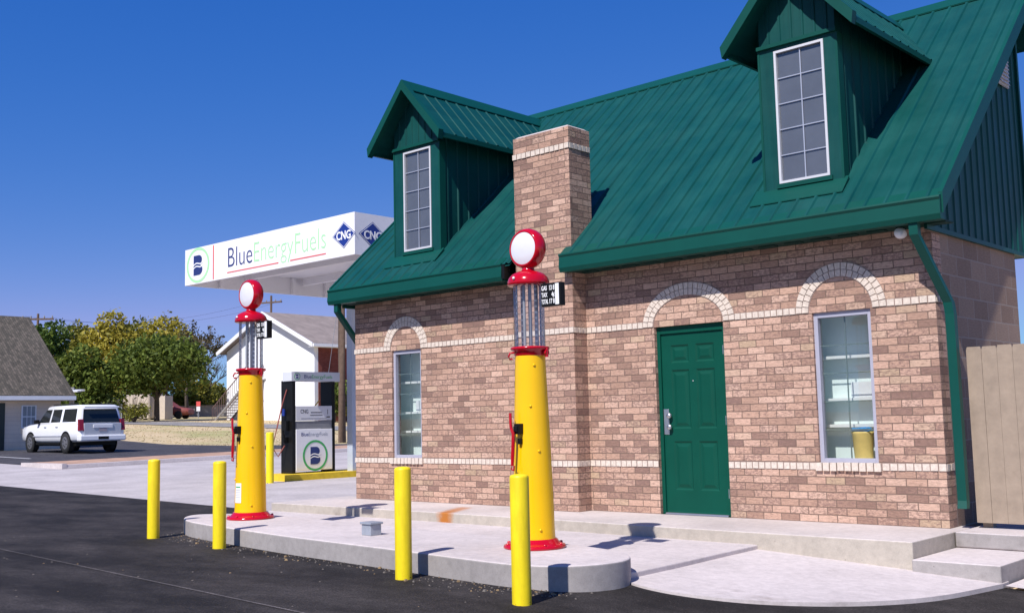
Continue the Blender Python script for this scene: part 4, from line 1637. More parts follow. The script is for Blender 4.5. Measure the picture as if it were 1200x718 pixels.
def diamond(face, cu, cz):
    def put(mb, r, d0, d1, mi):
        P = [(cu - r * 1.05, cz), (cu, cz - r * .78), (cu + r * 1.05, cz), (cu, cz + r * .78)]
        if face == '-y':
            mb.prism(P, yf - d1, yf - d0, 'y', mi)
        else:
            mb.prism(P, CX1 + d0, CX1 + d1, 'x', mi)
    mb = MB()
    put(mb, .345, .001, .003, 0)
    put(mb, .325, .0035, .005, 1)
    put(mb, .305, .0055, .007, 0)
    o = mb.build('diamond_sign', [BLUED, LETTERW], can)
    if face == '-y':
        text('lettering', 'CNG', .235, LETTERW, o, (cu, yf - .009, cz - .085), xs=.88, align='CENTER', bold=.006)
    else:
        text('lettering', 'CNG', .235, LETTERW, o, (CX1 + .009, cu, cz - .085), '+x', xs=.88, align='CENTER', bold=.006)


diamond('-y', -3.985, CZ + .42)
diamond('+x', CY0 + .46, CZ + .42)

# dispenser on its yellow kerb
mb = MB()
mb.prism([(-8.75, 4.25), (-7.72, 4.25), (-7.72, 8.6), (-8.75, 8.6)], -.19, -.02, 'z')
o = mb.build('yellow_kerb', YKERB)
o['kind'] = 'structure'
dsp = thing('fuel_dispenser', 'black and silver natural gas dispenser on the yellow kerb under the canopy', 'fuel dispenser', (-8.32, 5.35, -.02))
HY = .62
for s in (-1, 1):
    mb = MB()
    y0, y1 = sorted((s * HY, s * (HY - .09)))
    mb.box(-.24, .21, y0, y1, 0, 2.16)
    mb.build('side_tower', BLACK, dsp, bevel=.01)
mb = MB()
mb.box(-.20, .225, -HY + .095, HY - .095, .06, 1.02)
cab = mb.build('cabinet', M('dispenser_silver', (.76, .76, .79), .35, var=.03), dsp, bevel=.01)
mb = MB()
mb.box(-.20, .20, -HY + .095, HY - .095, 1.03, 1.21)
mb.build('waist_panel', M('dispenser_grey', (.20, .20, .21), .4), dsp)
mb = MB()
mb.box(-.20, .215, -HY + .095, HY - .095, 1.22, 1.56)
pn = mb.build('display_panel', M('panel_silver', (.60, .60, .63), .35, var=.03), dsp, bevel=.008)
mb = MB()
for a, b, z0, z1 in ((-.10, .22, 1.40, 1.415), (-.12, .24, 1.34, 1.352), (-.38, .36, 1.265, 1.27), (.36, .46, 1.285, 1.31)):
    mb.box(.216, .219, a, b, z0, z1)
mb.build('display_line', BLACK, pn)
text('lettering', 'CNG', .13, BLACK, pn, (.2165, -.40, 1.39), '+x', xs=.8, extrude=.001)
text('lettering', '1', .17, BLACK, pn, (.2165, .36, 1.36), '+x', xs=.8, extrude=.001)
mb = MB()
mb.box(-.13, .23, -HY - .04, HY + .14, 2.14, 2.36)
hd = mb.build('header_sign', M('header_silver', (.58, .60, .64), .35, var=.03), dsp, bevel=.008)
text('lettering', 'Blue', .12, NAVY, hd, (.2315, -.30, 2.21), '+x', width=.215, extrude=.001)
text('lettering', 'EnergyFuels', .12, RINGG, hd, (.2315, -.075, 2.21), '+x', width=.60, extrude=.001)
logo(hd, -.50, 2.25, .085, '+x', x=.2305, ring=RINGG)
logo(cab, .02, .40, .36, '+x', x=.2255, ring=RINGG)
text('lettering', 'Blue', .12, NAVY, cab, (.2265, -.38, .86), '+x', width=.20, extrude=.001)
text('lettering', 'EnergyFuels', .12, GALV, cab, (.2265, -.17, .86), '+x', width=.55, extrude=.001)
mb = MB()
mb.tube([(.02, -HY - .02, 1.95), (-.05, -HY - .10, 1.6), (-.10, -HY - .20, 1.1), (-.16, -HY - .30, .62), (-.10, -HY - .18, .40), (0, -HY - .06, .66)], .016, 8)
mb.build('hose', REDRUST, dsp)
mb = MB()
mb.box(-.06, .10, -HY - .10, -HY - .002, 1.0, 1.22)
mb.box(-.03, .06, -HY - .14, -HY - .002, .72, .84)
mb.tube([(0, -HY - .05, .70), (.03, -HY - .14, .95), (.03, -HY - .14, 1.0)], .028, 8)
mb.build('nozzle', BLACK, dsp)
mb = MB()
mb.tube([(-.05, -HY - .06, 1.34), (-.05, -HY - .06, 1.50)], .04, 10)
mb.build('hose_coupling', BLUED, dsp)
mb = MB()
mb.tube([(-.35, HY - .05, 1.70), (-.30, HY - .35, 1.42)], .014, 6)
mb.build('hose_whip', YCOL, dsp)
b = make_bollard('thicker yellow bollard by the yellow kerb of the natural gas dispenser', (-7.55, 3.72, -.17), r=.085, h=1.12)
b['group'] = 'bollards guarding the dispenser'


# ------------------------------------------------------------------ white sport utility vehicle
def make_suv(loc, rz):
    t = thing('parked_car', 'white four-door sport utility car with dark windows parked by the shingled house', 'car', loc, rz)
    mb = MB()
    # lower body: stations along x (front +), each a ring round the section
    st = [(-2.83, .58, 1.02, .86), (-2.80, .46, 1.14, .95), (-2.55, .44, 1.20, 1.0), (-1.2, .40, 1.21, 1.01), (.6, .40, 1.20, 1.01), (1.25, .42, 1.20, 1.0),
          (2.0, .44, 1.17, .99), (2.5, .46, 1.10, .96), (2.72, .50, 1.0, .90), (2.80, .58, .86, .80)]
    R = []
    for x, z0, z1, w in st:
        h = z1 - z0
        half = [(w * .88, z0), (w * .985, z0 + h * .14), (w, z0 + h * .45), (w * .99, z0 + h * .78), (w * .95, z0 + h * .93), (w * .84, z1)]
        ring = [(x, y, z) for y, z in half] + [(x, -y, z) for y, z in reversed(half)]
        R.append(ring)
    mb.rings(R, 0, True)
    # greenhouse
    gl = dict(rb=(-2.72, 1.17), fb=(1.22, 1.17), ft=(.42, 1.86), rt=(-2.52, 1.88))
    R = []
    for zf in (0, .25, .8, .96, 1.0):
        w = .955 - .155 * zf - (.05 if zf > .97 else 0)
        xa = gl['rb'][0] + (gl['rt'][0] - gl['rb'][0]) * zf + (.06 if zf > .97 else 0)
        xb = gl['fb'][0] + (gl['ft'][0] - gl['fb'][0]) * zf - (.08 if zf > .97 else 0)
        z = 1.15 + .74 * zf + (.015 if zf > .97 else 0)
        R.append([(xa, -w * .9, z), (xa + .06, -w, z), (xb - .15, -w, z), (xb, -w * .86, z), (xb, w * .86, z), (xb - .15, w, z), (xa + .06, w, z), (xa, w * .9, z)])
    mb.rings(R, 0, True)
    body = mb.build('body', CARW, t)
    # windows: dark glass a few millimetres proud of the cabin
    def side(xa, xb, xa2, xb2, s, z0=1.24, z1=1.76):
        m2 = MB()
        def yy(z):
            return s * (.955 - .155 * (z - 1.15) / .74 + .008)
        P = [(xa, yy(z0), z0), (xb, yy(z0), z0), (xb2, yy(z1), z1), (xa2, yy(z1), z1)]
        Q = [(x, y - s * .02, z) for x, y, z in P]
        n0 = P if s < 0 else P[::-1]
        m2.face(n0)
        for i in range(4):
            m2.face([P[i], Q[i], Q[(i + 1) % 4], P[(i + 1) % 4]])
        m2.build('side_window', CARG, t)
    for s in (-1, 1):
        side(-2.42, -1.22, -2.34, -1.22, s)
        side(-1.02, -.16, -1.02, -.22, s)
        side(-.02, .98, -.08, .42, s)
        m2 = MB()
        m2.box(.80, 1.0, min(s * .98, s * 1.16), max(s * .98, s * 1.16), 1.20, 1.36)
        m2.build('wing_mirror', BLACK, t, bevel=.03)
        m2 = MB()
        for hx in (-.95, .12):
            m2.box(hx, hx + .20, min(s * 1.0, s * 1.025), max(s * 1.0, s * 1.025), 1.03, 1.07)
        m2.build('door_handle', CARS_SHADE, t)
        m2 = MB()
        m2.tube([(-2.2, s * .70, 1.90), (-2.1, s * .70, 1.955), (0, s * .70, 1.955), (.15, s * .70, 1.89)], .022, 8)
        m2.build('roof_rail', BLACK, t)
        m2 = MB()
        m2.hexa([(-2.875, s * .80, .88), (-2.70, s * .80, .88), (-2.70, s * .985, .88), (-2.855, s * .985, .88)],
                [(-2.80, s * .80, 1.33), (-2.66, s * .80, 1.33), (-2.66, s * .97, 1.33), (-2.78, s * .97, 1.33)])
        m2.build('tail_light', TAILR, t)
        m2 = MB()
        m2.box(2.60, 2.80, min(s * .55, s * .93), max(s * .55, s * .93), .82, 1.0)
        m2.build('headlight', SILVER, t)
        m2 = MB()
        m2.box(-1.3, 1.35, min(s * 1.0, s * 1.022), max(s * 1.0, s * 1.022), .66, .70)
        m2.build('trim_strip', CARS_SHADE, t)
        for x in (-1.68, 1.62):
            m2 = MB()
            m2.lathe([(.0, 0), (.455, 0), (.455, .012)], x, s * 1.004, 28, 0, 'y', .42) if s > 0 else m2.lathe([(.455, -.012), (.455, 0), (0, 0)], x, s * 1.004, 28, 0, 'y', .42)
            m2.build('wheel_arch', BLACK, t)
            m2 = MB()
            w0, w1 = sorted((s * .76, s * 1.03))
            m2.lathe([(.20, w0), (.37, w0 + .0), (.405, w0 + .04), (.405, w1 - .04), (.375, w1), (.25, w1)], x, 0, 28, 0, 'y', .405)
            wh = m2.build('wheel', TYRE, t)
            m2 = MB()
            ro = s * 1.032
            m2.lathe([(.255, 0), (.255, s * -.004), (.0, s * -.004)] if False else [(.25, 0), (.19, s * .006), (0, s * .01)], x, ro, 24, 0, 'y', .405, caps=False)
            m2.build('rim', SILVER, wh)
            m2 = MB()
            for k in range(6):
                a = k * math.pi / 3 + .3
                m2.lathe([(.034, 0), (.034, s * .004), (0, s * .0045)], x + .15 * math.cos(a), ro + s * .008, 10, 0, 'y', .405 + .15 * math.sin(a))
            m2.build('wheel_hole', BLACK, wh)
    m2 = MB()
    P = [(-2.735, -.80, 1.20), (-2.735, .80, 1.20), (-2.575, .70, 1.74), (-2.575, -.70, 1.74)]
    m2.face([(x - .012, y, z) for x, y, z in P][::-1])
    m2.build('rear_window', CARG, t)
    m2 = MB()
    m2.face([(1.20, -.80, 1.20), (1.20, .80, 1.20), (.50, .68, 1.82), (.50, -.68, 1.82)])
    m2.build('windscreen', CARG, t)
    m2 = MB()
    m2.box(-2.875, -2.80, -.80, .80, .70, 1.17)
    tg = m2.build('tailgate', CARS_SHADE, t, bevel=.02)  # white panel in blue-grey: the rear's shade is put into its colour
    m2 = MB()
    m2.box(-2.90, -2.876, -.42, .42, .98, 1.12)
    m2.build('plate_surround', WHITE, tg, bevel=.02)
    m2 = MB()
    m2.box(-2.89, -2.877, -.17, .17, .84, .99)
    m2.build('number_plate', M('plate_grey', (.35, .30, .32), .5), tg)
    m2 = MB()
    m2.box(-2.95, -2.60, -.98, .98, .46, .70)
    bp = m2.build('bumper', CARW, t, bevel=.05)
    m2 = MB()
    m2.box(-2.957, -2.951, -.22, .22, .52, .64)
    m2.build('bumper_plate', BLACK, bp)
    m2 = MB()
    m2.box(-2.78, -2.70, -.75, .75, 1.775, 1.84)
    m2.build('rear_spoiler', CARW, t, bevel=.02)
    m2 = MB()
    m2.box(-2.3, 2.4, -.85, .85, .28, .48)
    m2.build('underbody', BLACK, t)
    m2 = MB()
    for s in (-1, 1):
        m2.box(-1.15, 1.1, min(s * .80, s * 1.0), max(s * .80, s * 1.0), .34, .41)
    m2.build('running_board', BLACK, t)
    return t


sx0, sy0 = -29.95, 9.75
suv = make_suv((sx0, sy0, gz(sx0, sy0) + .03), math.pi)
suv.scale = (.94, .94, .96)

# ------------------------------------------------------------------ shingled house on the left
hx, hy = -35.0, 11.65
hz = .27
hs = thing('house', 'single-storey cream house with a steep brown shingle roof behind the white car', 'house', (hx, hy, hz))
mb = MB()
mb.box(-9, 0, -12, 0, -.3, 2.45)
mb.build('wall', brick_mat('lap_siding', 6, .18, .006, [(0, (.80, .64, .48)), (1, (.84, .68, .52))], (.64, .50, .40), streak=.05, bstr=.3), hs)
mb = MB()
RZ = 6.4 - .27
for (xa, za, xb, zb_) in ((.45, 2.22, -4.5, RZ), (-4.5, RZ, -9.45, 2.22)):
    mb.hexa([(xa, -12.5, za), (xa, .45, za), (xb, .45, zb_), (xb, -12.5, zb_)], [(xa, -12.5, za + .16), (xa, .45, za + .16), (xb, .45, zb_ + .16), (xb, -12.5, zb_ + .16)])
rf = mb.build('roof', SHINGLE, hs)
mb = MB()
mb.prism([(-9, 2.45), (0, 2.45), (-4.5, RZ - .1)], -.02, .0, 'y')
mb.prism([(-9, 2.45), (0, 2.45), (-4.5, RZ - .1)], -12, -11.98, 'y')
mb.build('gable_wall', CREAM, hs)
mb = MB()
mb.box(.40, .54, -12.5, .45, 2.16, 2.34)
mb.build('gutter', WHITE, hs)
mb = MB()
mb.box(0.002, .42, -12.4, .40, 2.13, 2.16)
mb.build('soffit', CREAM, hs)
mb = MB()
mb.box(.004, .04, -3.45, -2.45, .02, 2.05)
hd_ = mb.build('door', M('dark_green_door', (.03, .04, .03), .5), hs)
mb = MB()
mb.box(.002, .05, -1.75, -1.10, .95, 1.95)
wn_ = mb.build('window', WHITE, hs)
mb = MB()
mb.box(.051, .055, -1.69, -1.16, 1.47, 1.90)
mb.box(.051, .055, -1.69, -1.16, 1.0, 1.43)
mb.build('pane', M('far_pane', (.22, .24, .28), .1), wn_)
mb = MB()
for y in (-1.515, -1.335):
    mb.box(.056, .058, y - .012, y + .012, 1.0, 1.90)
mb.build('muntin', WHITE, wn_)

# flat white awning behind the car
ax, ay = far(82, 62)
aw = thing('awning', 'small flat white awning on a dark post behind the white car', 'awning', (ax, ay, gz(ax, ay)), math.radians(-35))
mb = MB()
mb.hexa([(-1.1, -.6, 2.35), (1.4, -.6, 2.22), (1.4, .6, 2.22), (-1.1, .6, 2.35)], [(-1.1, -.6, 2.45), (1.4, -.6, 2.29), (1.4, .6, 2.29), (-1.1, .6, 2.45)])
mb.build('cover', WHITE, aw)
mb = MB()
mb.box(-.55, -.30, -.12, .12, 0, 2.55)
mb.build('post', GREYW, aw)

# ------------------------------------------------------------------ white two-storey building with outside stair
wx, wy = far(367, 70)
wz = 1.36
wb = thing('apartment_house', 'white gabled building with a red brick side and an outside stair', 'building', (wx, wy, wz))
GWD, EZ, PZ, LEN = 10.2, 5.0, 7.25, 16
mb = MB()
mb.prism([(-GWD, -1), (0, -1), (0, EZ), (-GWD / 2, PZ - .05), (-GWD, EZ)], 0, .3, 'y')
mb.face([(-GWD, .3, -1), (-GWD, LEN, -1), (-GWD, LEN, EZ), (-GWD, .3, EZ)])
mb.build('stucco_wall', STUCCO, wb)
mb = MB()
mb.face([(0, .3, -1), (0, LEN, -1), (0, LEN, EZ), (0, .3, EZ)])
mb.box(-.02, .03, .31, .6, -1, EZ)
mb.build('brick_wall', FARBRICK, wb)
mb = MB()
sl_ = (PZ - EZ) / (GWD / 2)
for s in (-1, 1):
    xe = -GWD / 2 + s * (GWD / 2 + .5)
    ze_ = EZ - .5 * sl_ + .05
    a = [(xe, -.5, ze_), (xe, LEN + .5, ze_), (-GWD / 2, LEN + .5, PZ + .05), (-GWD / 2, -.5, PZ + .05)]
    mb.hexa(a, [(x, y, z + .14) for x, y, z in a])
wr = mb.build('roof', SHINGLE_FAR, wb)
mb = MB()
for s in (-1, 1):
    xe = -GWD / 2 + s * (GWD / 2 + .5)
    ze_ = EZ - .5 * sl_ + .05
    mb.hexa([(xe, -.58, ze_ - .12), (xe, -.51, ze_ - .12), (-GWD / 2, -.51, PZ - .08), (-GWD / 2, -.58, PZ - .08)],
            [(xe, -.58, ze_ + .16), (xe, -.51, ze_ + .16), (-GWD / 2, -.51, PZ + .21), (-GWD / 2, -.58, PZ + .21)])
mb.box(.50, .60, -.5, LEN + .5, EZ - .26, EZ - .06)
mb.box(.02, .5, -.5, LEN + .5, EZ - .28, EZ - .25)
mb.build('barge_board', WHITE, wb)
# stair against the gable, rising to the right
stt = MB()
x0, x1, zt = -GWD + .2, -GWD + 4.6, 2.9
for k in range(16):
    f_ = k / 16
    stt.box(x0 + (x1 - x0) * f_, x0 + (x1 - x0) * f_ + .32, -1.25, -.1, zt * f_ + .10, zt * f_ + .15)
stair = stt.build('stair', STEELD, wb)
stt = MB()
for y in (-1.3, -.08):
    stt.hexa([(x0, y, 0), (x0 + .25, y, 0), (x1 + .25, y, zt), (x1, y, zt)][::1], [(x0, y + .05, 0), (x0 + .25, y + .05, 0), (x1 + .25, y + .05, zt), (x1, y + .05, zt)])
stt.build('stringer', STEELD, stair)
stt = MB()
for y in (-1.28, -.1):
    stt.tube([(x0, y, 1.0), (x1, y, zt + 1.0)], .035, 6)
    for k in range(20):
        f_ = k / 19
        stt.tube([(x0 + (x1 - x0) * f_, y, zt * f_ + .1), (x0 + (x1 - x0) * f_, y, zt * f_ + 1.0)], .018, 5)
stt.tube([(x1, -.7, zt), (x1, -.7, -.3)], .06, 6)
stt.build('handrail', M('rail_brown', (.16, .10, .10), .6), stair)


# ------------------------------------------------------------------ trees and bushes
def leaf_faces(clumps, n, size, shell=.62):
    vol = np.array([c[1][0] * c[1][1] * c[1][2] for c in clumps]) ** .75
    cnt = RNG.multinomial(n, vol / vol.sum())
    V = []
    for (c, r), k in zip(clumps, cnt):
        d = RNG.normal(size=(k, 3))
        d /= np.linalg.norm(d, axis=1)[:, None]
        rad = shell + (1.12 - shell) * RNG.random(k) ** .8
        # uneven outline: lumps on each clump
        rad *= 1 + .16 * np.sin(d[:, 0] * 7 + c[0]) * np.cos(d[:, 2] * 6 + c[1]) + RNG.normal(0, .05, k)
        p = np.array(c) + d * rad[:, None] * np.array(r)
        a = RNG.normal(size=(k, 3))
        a /= np.linalg.norm(a, axis=1)[:, None]
        b = np.cross(a, RNG.normal(size=(k, 3)))
        b /= np.linalg.norm(b, axis=1)[:, None]
        s = size * RNG.uniform(.5, 1.3, (k, 1))
        V.append(np.stack([p - a * s, p + b * s * .6, p + a * s, p - b * s * .6], 1))
    return np.concatenate(V).reshape(-1, 3)


def leaf_obj(name, V, mat, parent):
    me = bpy.data.meshes.new(name)
    n = len(V) // 4
    me.from_pydata(V.tolist(), [], np.arange(n * 4).reshape(-1, 4).tolist())
    me.materials.append(mat)
    o = bpy.data.objects.new(name, me)
    C.objects.link(o)
    o.parent = parent
    return o


L_GREEN = leaf_mat('leaf_green', [(0, (.075, .115, .020)), (.5, (.12, .165, .026)), (1, (.18, .22, .038))])
L_DARK = leaf_mat('leaf_dark', [(0, (.04, .078, .014)), (.6, (.085, .14, .022)), (1, (.15, .20, .03))])
L_YEL = leaf_mat('leaf_yellow', [(0, (.24, .22, .030)), (.5, (.36, .31, .040)), (1, (.46, .37, .055))])
L_OLIVE = leaf_mat('leaf_olive', [(0, (.12, .135, .022)), (.5, (.20, .20, .030)), (1, (.29, .26, .042))])
L_BROWN = leaf_mat('leaf_brown', [(0, (.06, .055, .03)), (1, (.14, .11, .06))])


def tree(label, px, d, H_, Wd, mat, n=5200, base=.30, trunk=.22, size=.22, group=None, lumps=11, seed=0, wide_low=False, name='tree', low=0.0):
    rg = random.Random(seed)
    x, y = far(px, d)
    z = gz(x, y)
    t = thing(name, label, 'tree', (x, y, z), 0, group)
    mb = MB()
    top = (rg.uniform(-.4, .4), rg.uniform(-.4, .4), H_ * .72)
    pts = [(0, 0, -.3), (rg.uniform(-.08, .08), rg.uniform(-.08, .08), H_ * .22), (top[0] * .4, top[1] * .4, H_ * .45), top]
    mb.tube(pts, [trunk, trunk * .8, trunk * .55, trunk * .15], 9)
    cl = []
    for k in range(lumps):
        a = 2 * math.pi * k / lumps + rg.uniform(-.4, .4)
        rr = Wd / 2 * rg.uniform(.25, .68)
        sz = Wd * rg.uniform(.17, .27)
        zz = min(H_ * rg.uniform(base + .08, .86), H_ - sz * rg.uniform(.95, 1.15))
        zz = max(zz, low + sz * .75)
        if wide_low:
            rr *= 1.15 - .5 * (zz / H_)
        cl.append(((rr * math.cos(a), rr * math.sin(a), zz), (sz, sz, sz * rg.uniform(.7, .95))))
        zl = H_ * rg.uniform(.22, .40)
        mb.tube([(0, 0, zl), (rr * .5 * math.cos(a), rr * .5 * math.sin(a), (zl + zz) / 2 + .2), (rr * math.cos(a), rr * math.sin(a), zz)], [trunk * .4, trunk * .26, trunk * .08], 6)
    cl.append(((top[0], top[1], H_ * .84), (Wd * .22, Wd * .22, H_ * .15)))
    cl.append(((0, 0, max(H_ * (base + .32), low + H_ * .22)), (Wd * .34, Wd * .34, H_ * .22)))
    mb.build('trunk', BARK, t)
    leaf_obj('crown', leaf_faces(cl, n, size), mat, t)
    return t


TG = 'trees beyond the parking lot'
tree('broad dark green tree standing over the beige container, in front of the yellow trees', 183, 76, 6.1, 7.6, L_GREEN, 12000, .40, .22, .16, TG, 16, 3, wide_low=True, low=2.1)
tree('bushy mid-green tree just right of the shingled roof', 95, 74, 5.4, 4.6, L_GREEN, 7500, .10, .2, .16, TG, 12, 5)
tree('dark green tree half hidden by the right edge of the shingled roof', 58, 80, 7.5, 5.4, L_DARK, 8000, .15, .22, .18, TG, 12, 8)
tree('tall yellowing tree with the highest crown, between the roof and the bare tree', 129, 92, 9.3, 5.8, L_YEL, 8500, .15, .24, .18, TG, 13, 11)
tree('smaller yellow-green tree just left of the tallest yellow tree', 86, 94, 8.5, 5.2, L_OLIVE, 7000, .15, .2, .18, TG, 11, 14)
tree('olive tree in the gap between the tall yellow tree and the golden tree', 158, 98, 9.0, 5.6, L_OLIVE, 7000, .15, .2, .18, TG, 11, 17)
tree('golden-leaved tree behind the broad dark green tree', 193, 96, 9.2, 6.6, L_YEL, 7000, .2, .22, .18, TG, 13, 21)
tree('low olive thicket right of the container, beside the white building', 222, 104, 3.4, 5.4, L_OLIVE, 4200, .05, .15, .18, TG, 12, 24, wide_low=True)
tree('low brownish thicket touching the left edge of the white building', 243, 108, 3.3, 5.4, L_OLIVE, 3600, .05, .15, .18, TG, 12, 27, wide_low=True)
tree('low yellowish-green thicket under the trees left of the container', 120, 82, 2.6, 4.0, L_OLIVE, 4200, .02, .12, .15, TG, 13, 29, wide_low=True)


def bare_tree(label, px, d, H_, seed, leaves=1200):
    rg = random.Random(seed)
    x, y = far(px, d)
    t = thing('bare_tree', label, 'tree', (x, y, gz(x, y)), 0, TG)
    mb = MB()
    tips = []

    def grow(p, dr, L, r, lv):
        q = p + dr * L
        mb.tube([p, p + dr * L * .5 + Vector((rg.uniform(-.05, .05), rg.uniform(-.05, .05), 0)) * L, q], [r, r * .8, r * .6], 5 if lv > 1 else 7)
        if lv == 5:
            tips.append(q)
            return
        for k in range(3 if lv < 4 else 2):
            nd = (dr + Vector((rg.uniform(-.75, .75), rg.uniform(-.75, .75), rg.uniform(-.1, .5)))).normalized()
            grow(q, nd, L * rg.uniform(.62, .82), r * .58, lv + 1)
            if lv > 1:
                tips.append(q)
    grow(Vector((0, 0, -.2)), Vector((0, 0, 1)), H_ * .28, .2, 0)
    mb.build('trunk', BARK, t)
    if leaves:
        P = np.array([tuple(q) for q in tips])
        cl = [(tuple(p), (.45, .45, .4)) for p in P[RNG.integers(0, len(P), 60)]]
        leaf_obj('crown', leaf_faces(cl, leaves, .13, .1), L_BROWN, t)
    return t


bare_tree('nearly bare greyish tree right of the golden tree', 217, 92, 8.6, 5)
bare_tree('thin leafless tree nearest the left eave of the white building', 233, 104, 6.6, 9, 0)


def bush(label, px, d, H_, Wd, mat, n, name='bush', size=.10, twigs=0, seed=1):
    rg = random.Random(seed)
    x, y = far(px, d)
    t = thing(name, label, 'bush', (x, y, gz(x, y)))
    cl = []
    for k in range(7):
        a = rg.uniform(0, 6.28)
        rr = Wd * .28 * rg.random()
        cl.append(((rr * math.cos(a), rr * math.sin(a), H_ * rg.uniform(.3, .68)), (Wd * .24, Wd * .24, H_ * .26)))
    leaf_obj('foliage', leaf_faces(cl, n, size, .2), mat, t)
    mb = MB()
    for k in range(10 + twigs):
        a = rg.uniform(0, 6.28)
        L = H_ * rg.uniform(.6, .8) * (1.6 if k >= 10 else 1)
        w = Wd * .42 * rg.random() * (1.5 if k >= 10 else 1)
        mb.tube([(0, 0, -.05), (w * .5 * math.cos(a), w * .5 * math.sin(a), L * .55), (w * math.cos(a), w * math.sin(a), L)], [.03, .022, .008], 5)
    mb.build('stems', BARK, t)
    return t


bush('scrubby bush with bare twigs in front of the beige container', 157, 72, 1.5, 2.2, L_OLIVE, 900, 'bush', .10, 14, 3)
bush('green bush growing against the red brick side wall behind the dispenser', 391, 70, 3.6, 2.6, L_GREEN, 1600, 'bush', .13, 0, 4)
bush('low flowering bush at the foot of the wall right of the utility pole', 408, 71, 1.6, 2.4, L_YEL, 900, 'bush', .10, 0, 6)

# container
cx_, cy_ = far(140, 84)
ct = thing('shipping_container', 'beige metal storage container with ribbed doors under the dark green tree', 'container', (cx_, cy_, gz(cx_, cy_)), math.radians(20))
mb = MB()
mb.box(0, 3.4, 0, 2.4, .1, 2.25)
mb.build('body', CONT, ct, bevel=.03)
mb = MB()
for x in np.arange(.15, 3.3, .42):
    mb.box(x, x + .16, -.03, -.001, .2, 2.15)
mb.build('side_ribs', CONT, ct)
for k in range(2):
    mb = MB()
    y0 = .08 + k * 1.14
    mb.box(3.401, 3.45, y0, y0 + 1.10, .2, 2.15)
    dr_ = mb.build('door', CONT, ct)
    mb = MB()
    for q in (.25, .8):
        mb.tube([(3.48, y0 + q, .2), (3.48, y0 + q, 2.15)], .025, 6)
    mb.build('lock_bar', GREYW, dr_)
mb = MB()
mb.box(3.6, 4.3, 1.2, 2.3, .0, 2.1)
mb.build('end_wall', CONT, ct)
ct.scale = (.82, .82, .86)

# grey low building far behind, little road sign, red car nose
lx, ly_ = far(203, 97)
lb = thing('low_building', 'long low grey flat building in front of the thicket, left of the white building', 'building', (lx, ly_, gz(lx, ly_)), math.radians(42))
mb = MB()
mb.box(0, 7, 0, 3, -.5, .92)
mb.build('wall', GREYW, lb)
mb = MB()
mb.box(-.1, 7.1, -.1, 3.1, .921, 1.0)
mb.build('roof', SHINGLE_FAR, lb)
rx_, ry_ = far(231.5, 88)
rs = thing('road_sign', 'small red and white sign on a thin post left of the white building', 'sign', (rx_, ry_, gz(rx_, ry_)), math.radians(42))
mb = MB()
mb.tube([(0, 0, 0), (0, 0, 1.5)], .04, 6)
mb.build('post', GALV, rs)
mb = MB()
mb.box(-.22, .22, -.04, -.015, 1.15, 1.6)
mb.build('red_plate', REDL, rs)
mb = MB()
mb.box(-.2, .2, -.04, -.015, .68, 1.12)
mb.build('white_plate', WHITE, rs)
rs.scale = (.75, .75, .85)


def small_car(label, px, d, mat, rz):
    x, y = far(px, d)
    t = thing('parked_car', label, 'car', (x, y, gz(x, y)), rz)
    mb = MB()
    R = []
    for xx, z0, z1, w in ((-2.1, .4, .8, .75), (-2.0, .3, .95, .84), (-.9, .28, .98, .88), (.9, .28, .96, .88), (1.9, .3, .82, .82), (2.1, .4, .7, .72)):
        R.append([(xx, w, z0), (xx, w, z1 - .1), (xx, w * .85, z1), (xx, -w * .85, z1), (xx, -w, z1 - .1), (xx, -w, z0)])
    mb.rings(R, 0, True)
    mb.rings([[(-1.7, .78, .95), (1.0, .78, .95), (1.0, -.78, .95), (-1.7, -.78, .95)], [(-1.2, .62, 1.42), (.35, .62, 1.42), (.35, -.62, 1.42), (-1.2, -.62, 1.42)]][::1], 0, False)
    mb.build('body', mat, t)
    mb = MB()
    for s in (-1, 1):
        P = [(-1.45, s * .775, 1.0), (.75, s * .775, 1.0), (.30, s * .66, 1.36), (-1.15, s * .66, 1.36)]
        mb.face(P if s < 0 else P[::-1])
    mb.build('side_window', CARG, t)
    for s in (-1, 1):
        for xx in (-1.3, 1.35):
            mb = MB()
            w0, w1 = sorted((s * .70, s * .90))
            mb.lathe([(.2, w0), (.31, w0), (.31, w1), (.2, w1)], xx, 0, 18, 0, 'y', .31)
            mb.build('wheel', TYRE, t)
    return t


small_car('dark red car partly hidden behind the container', 193, 86, REDRUST, math.radians(40))


# utility poles and wires
def pole(label, px, d, h, r, arms, rz=0, transformer=False):
    x, y = far(px, d)
    z = gz(x, y)
    t = thing('utility_pole', label, 'utility pole', (x, y, z), rz)
    mb = MB()
    mb.tube([(0, 0, -.4), (0, 0, h * .5), (.03, 0, h)], [r, r * .88, r * .72], 10)
    mb.build('pole', WOODP, t)
    for zz in arms:
        mb = MB()
        mb.box(-1.2, 1.2, -.07, .07, zz, zz + .14)
        mb.build('crossarm', WOODP, t)
        mb = MB()
        for q in (-1.1, -.5, .5, 1.1):
            mb.lathe([(.05, 0), (.06, .10), (.03, .2), (0, .22)], q, 0, 8, 0, 'z', zz + .14)
        mb.build('insulator', GREYW, t)
    if transformer:
        mb = MB()
        mb.lathe([(.0, 0), (.24, .02), (.24, .75), (.15, .85), (0, .88)], .42, -.1, 14, 0, 'z', h - 2.6)
        mb.build('transformer', M('transformer_grey', (.5, .53, .58), .5), t)
    return t, (x, y, z)


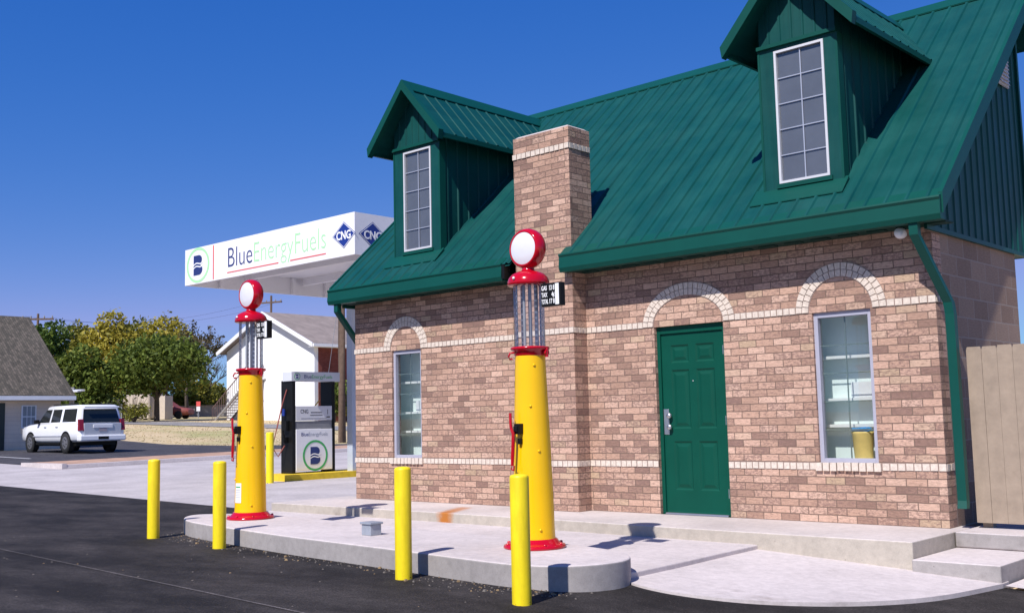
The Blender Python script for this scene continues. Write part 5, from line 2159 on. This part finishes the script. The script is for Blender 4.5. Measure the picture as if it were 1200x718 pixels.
pA, qA = pole('brown wooden utility pole in front of the red brick wall, beside the left downspout', 399, 50, 9.3, .19, [8.4], math.radians(40))
pB, qB = pole('thin utility pole with a crossarm showing above the white building', 316, 100, 11.1, .14, [10.4], math.radians(20))
pC, qC = pole('utility pole with crossarm and grey transformer above the shingled roof', 41.5, 84, 8.4, .12, [7.9], math.radians(50), True)
mb = MB()
for (dz_, off) in ((9.9, 1.0), (9.9, -1.0)):
    P = []
    for k in range(25):
        f_ = k / 24
        x = qC[0] + (qB[0] - qC[0]) * f_
        y = qC[1] + (qB[1] - qC[1]) * f_ + off
        z0 = qC[2] + 8.15
        z1 = qB[2] + 10.65
        P.append((x, y, z0 + (z1 - z0) * f_ - 1.2 * 4 * f_ * (1 - f_)))
    mb.tube(P, .007, 4)
w_ = mb.build('power_line', BLACK)
tag(w_, 'thin power lines strung between the two distant utility poles', 'wire')
mb = MB()
gx_, gy_ = far(372, 51)
mb.tube([(qA[0], qA[1], qA[2] + 7.5), (gx_, gy_, gz(gx_, gy_))], .012, 4)
tag(mb.build('guy_wire', GALV), 'slanting guy wire left of the brown utility pole', 'wire')

# chain link fence in front of the container
fx0, fy0 = far(100, 80)
fx1, fy1 = far(142, 80)
cf = thing('chain_link_fence', 'thin chain link fence between the white car and the beige container', 'fence', (0, 0, 0))
mb = MB()
n_ = 5
for k in range(n_):
    f_ = k / (n_ - 1)
    x, y = fx0 + (fx1 - fx0) * f_, fy0 + (fy1 - fy0) * f_
    mb.tube([(x, y, gz(x, y)), (x, y, gz(x, y) + 1.7)], .035, 6)
mb.build('post', GALV, cf)
mb = MB()
mb.tube([(fx0, fy0, gz(fx0, fy0) + 1.68), (fx1, fy1, gz(fx1, fy1) + 1.68)], .025, 5)
for k in range(60):
    f_ = k / 60
    for s in (0, 1):
        fa, fb = f_ + (.02 if s else 0), f_ + (0 if s else .02)
        a = (fx0 + (fx1 - fx0) * fa, fy0 + (fy1 - fy0) * fa)
        b = (fx0 + (fx1 - fx0) * fb, fy0 + (fy1 - fy0) * fb)
        mb.tube([(*a, gz(*a) + .05), (*b, gz(*b) + 1.66)], .006, 3)
mb.build('mesh', GALV, cf)

# dry grass tufts on the verge, nobody could count them
P = []
for k in range(9000):
    x, y = random.uniform(-52, -22), random.uniform(8, 34)
    s = (x - 12.7) * -.866 + (y + 10.3) * .5
    lo = road_lo(x)
    if y < lot_far(x) + .3 or (lo - .2 < y < lo + 3.6):
        continue
    z = gz(x, y)
    a = random.uniform(0, 3.14)
    h = random.uniform(.015, .05)
    w = random.uniform(.012, .035)
    P += [(x - w * math.cos(a), y - w * math.sin(a), z), (x + w * math.cos(a), y + w * math.sin(a), z),
          (x + w * 1.1 * math.cos(a) + .03, y + w * 1.1 * math.sin(a), z + h), (x - w * math.cos(a), y - w * math.sin(a), z + h * .8)]
go = leaf_obj('grass', np.array(P), leaf_mat('straw', [(0, (.46, .37, .22)), (.6, (.54, .44, .27)), (1, (.46, .42, .23))]), None)
go['kind'] = 'stuff'
tag(go, 'dry straw-coloured grass between the lot and the road behind', 'grass')
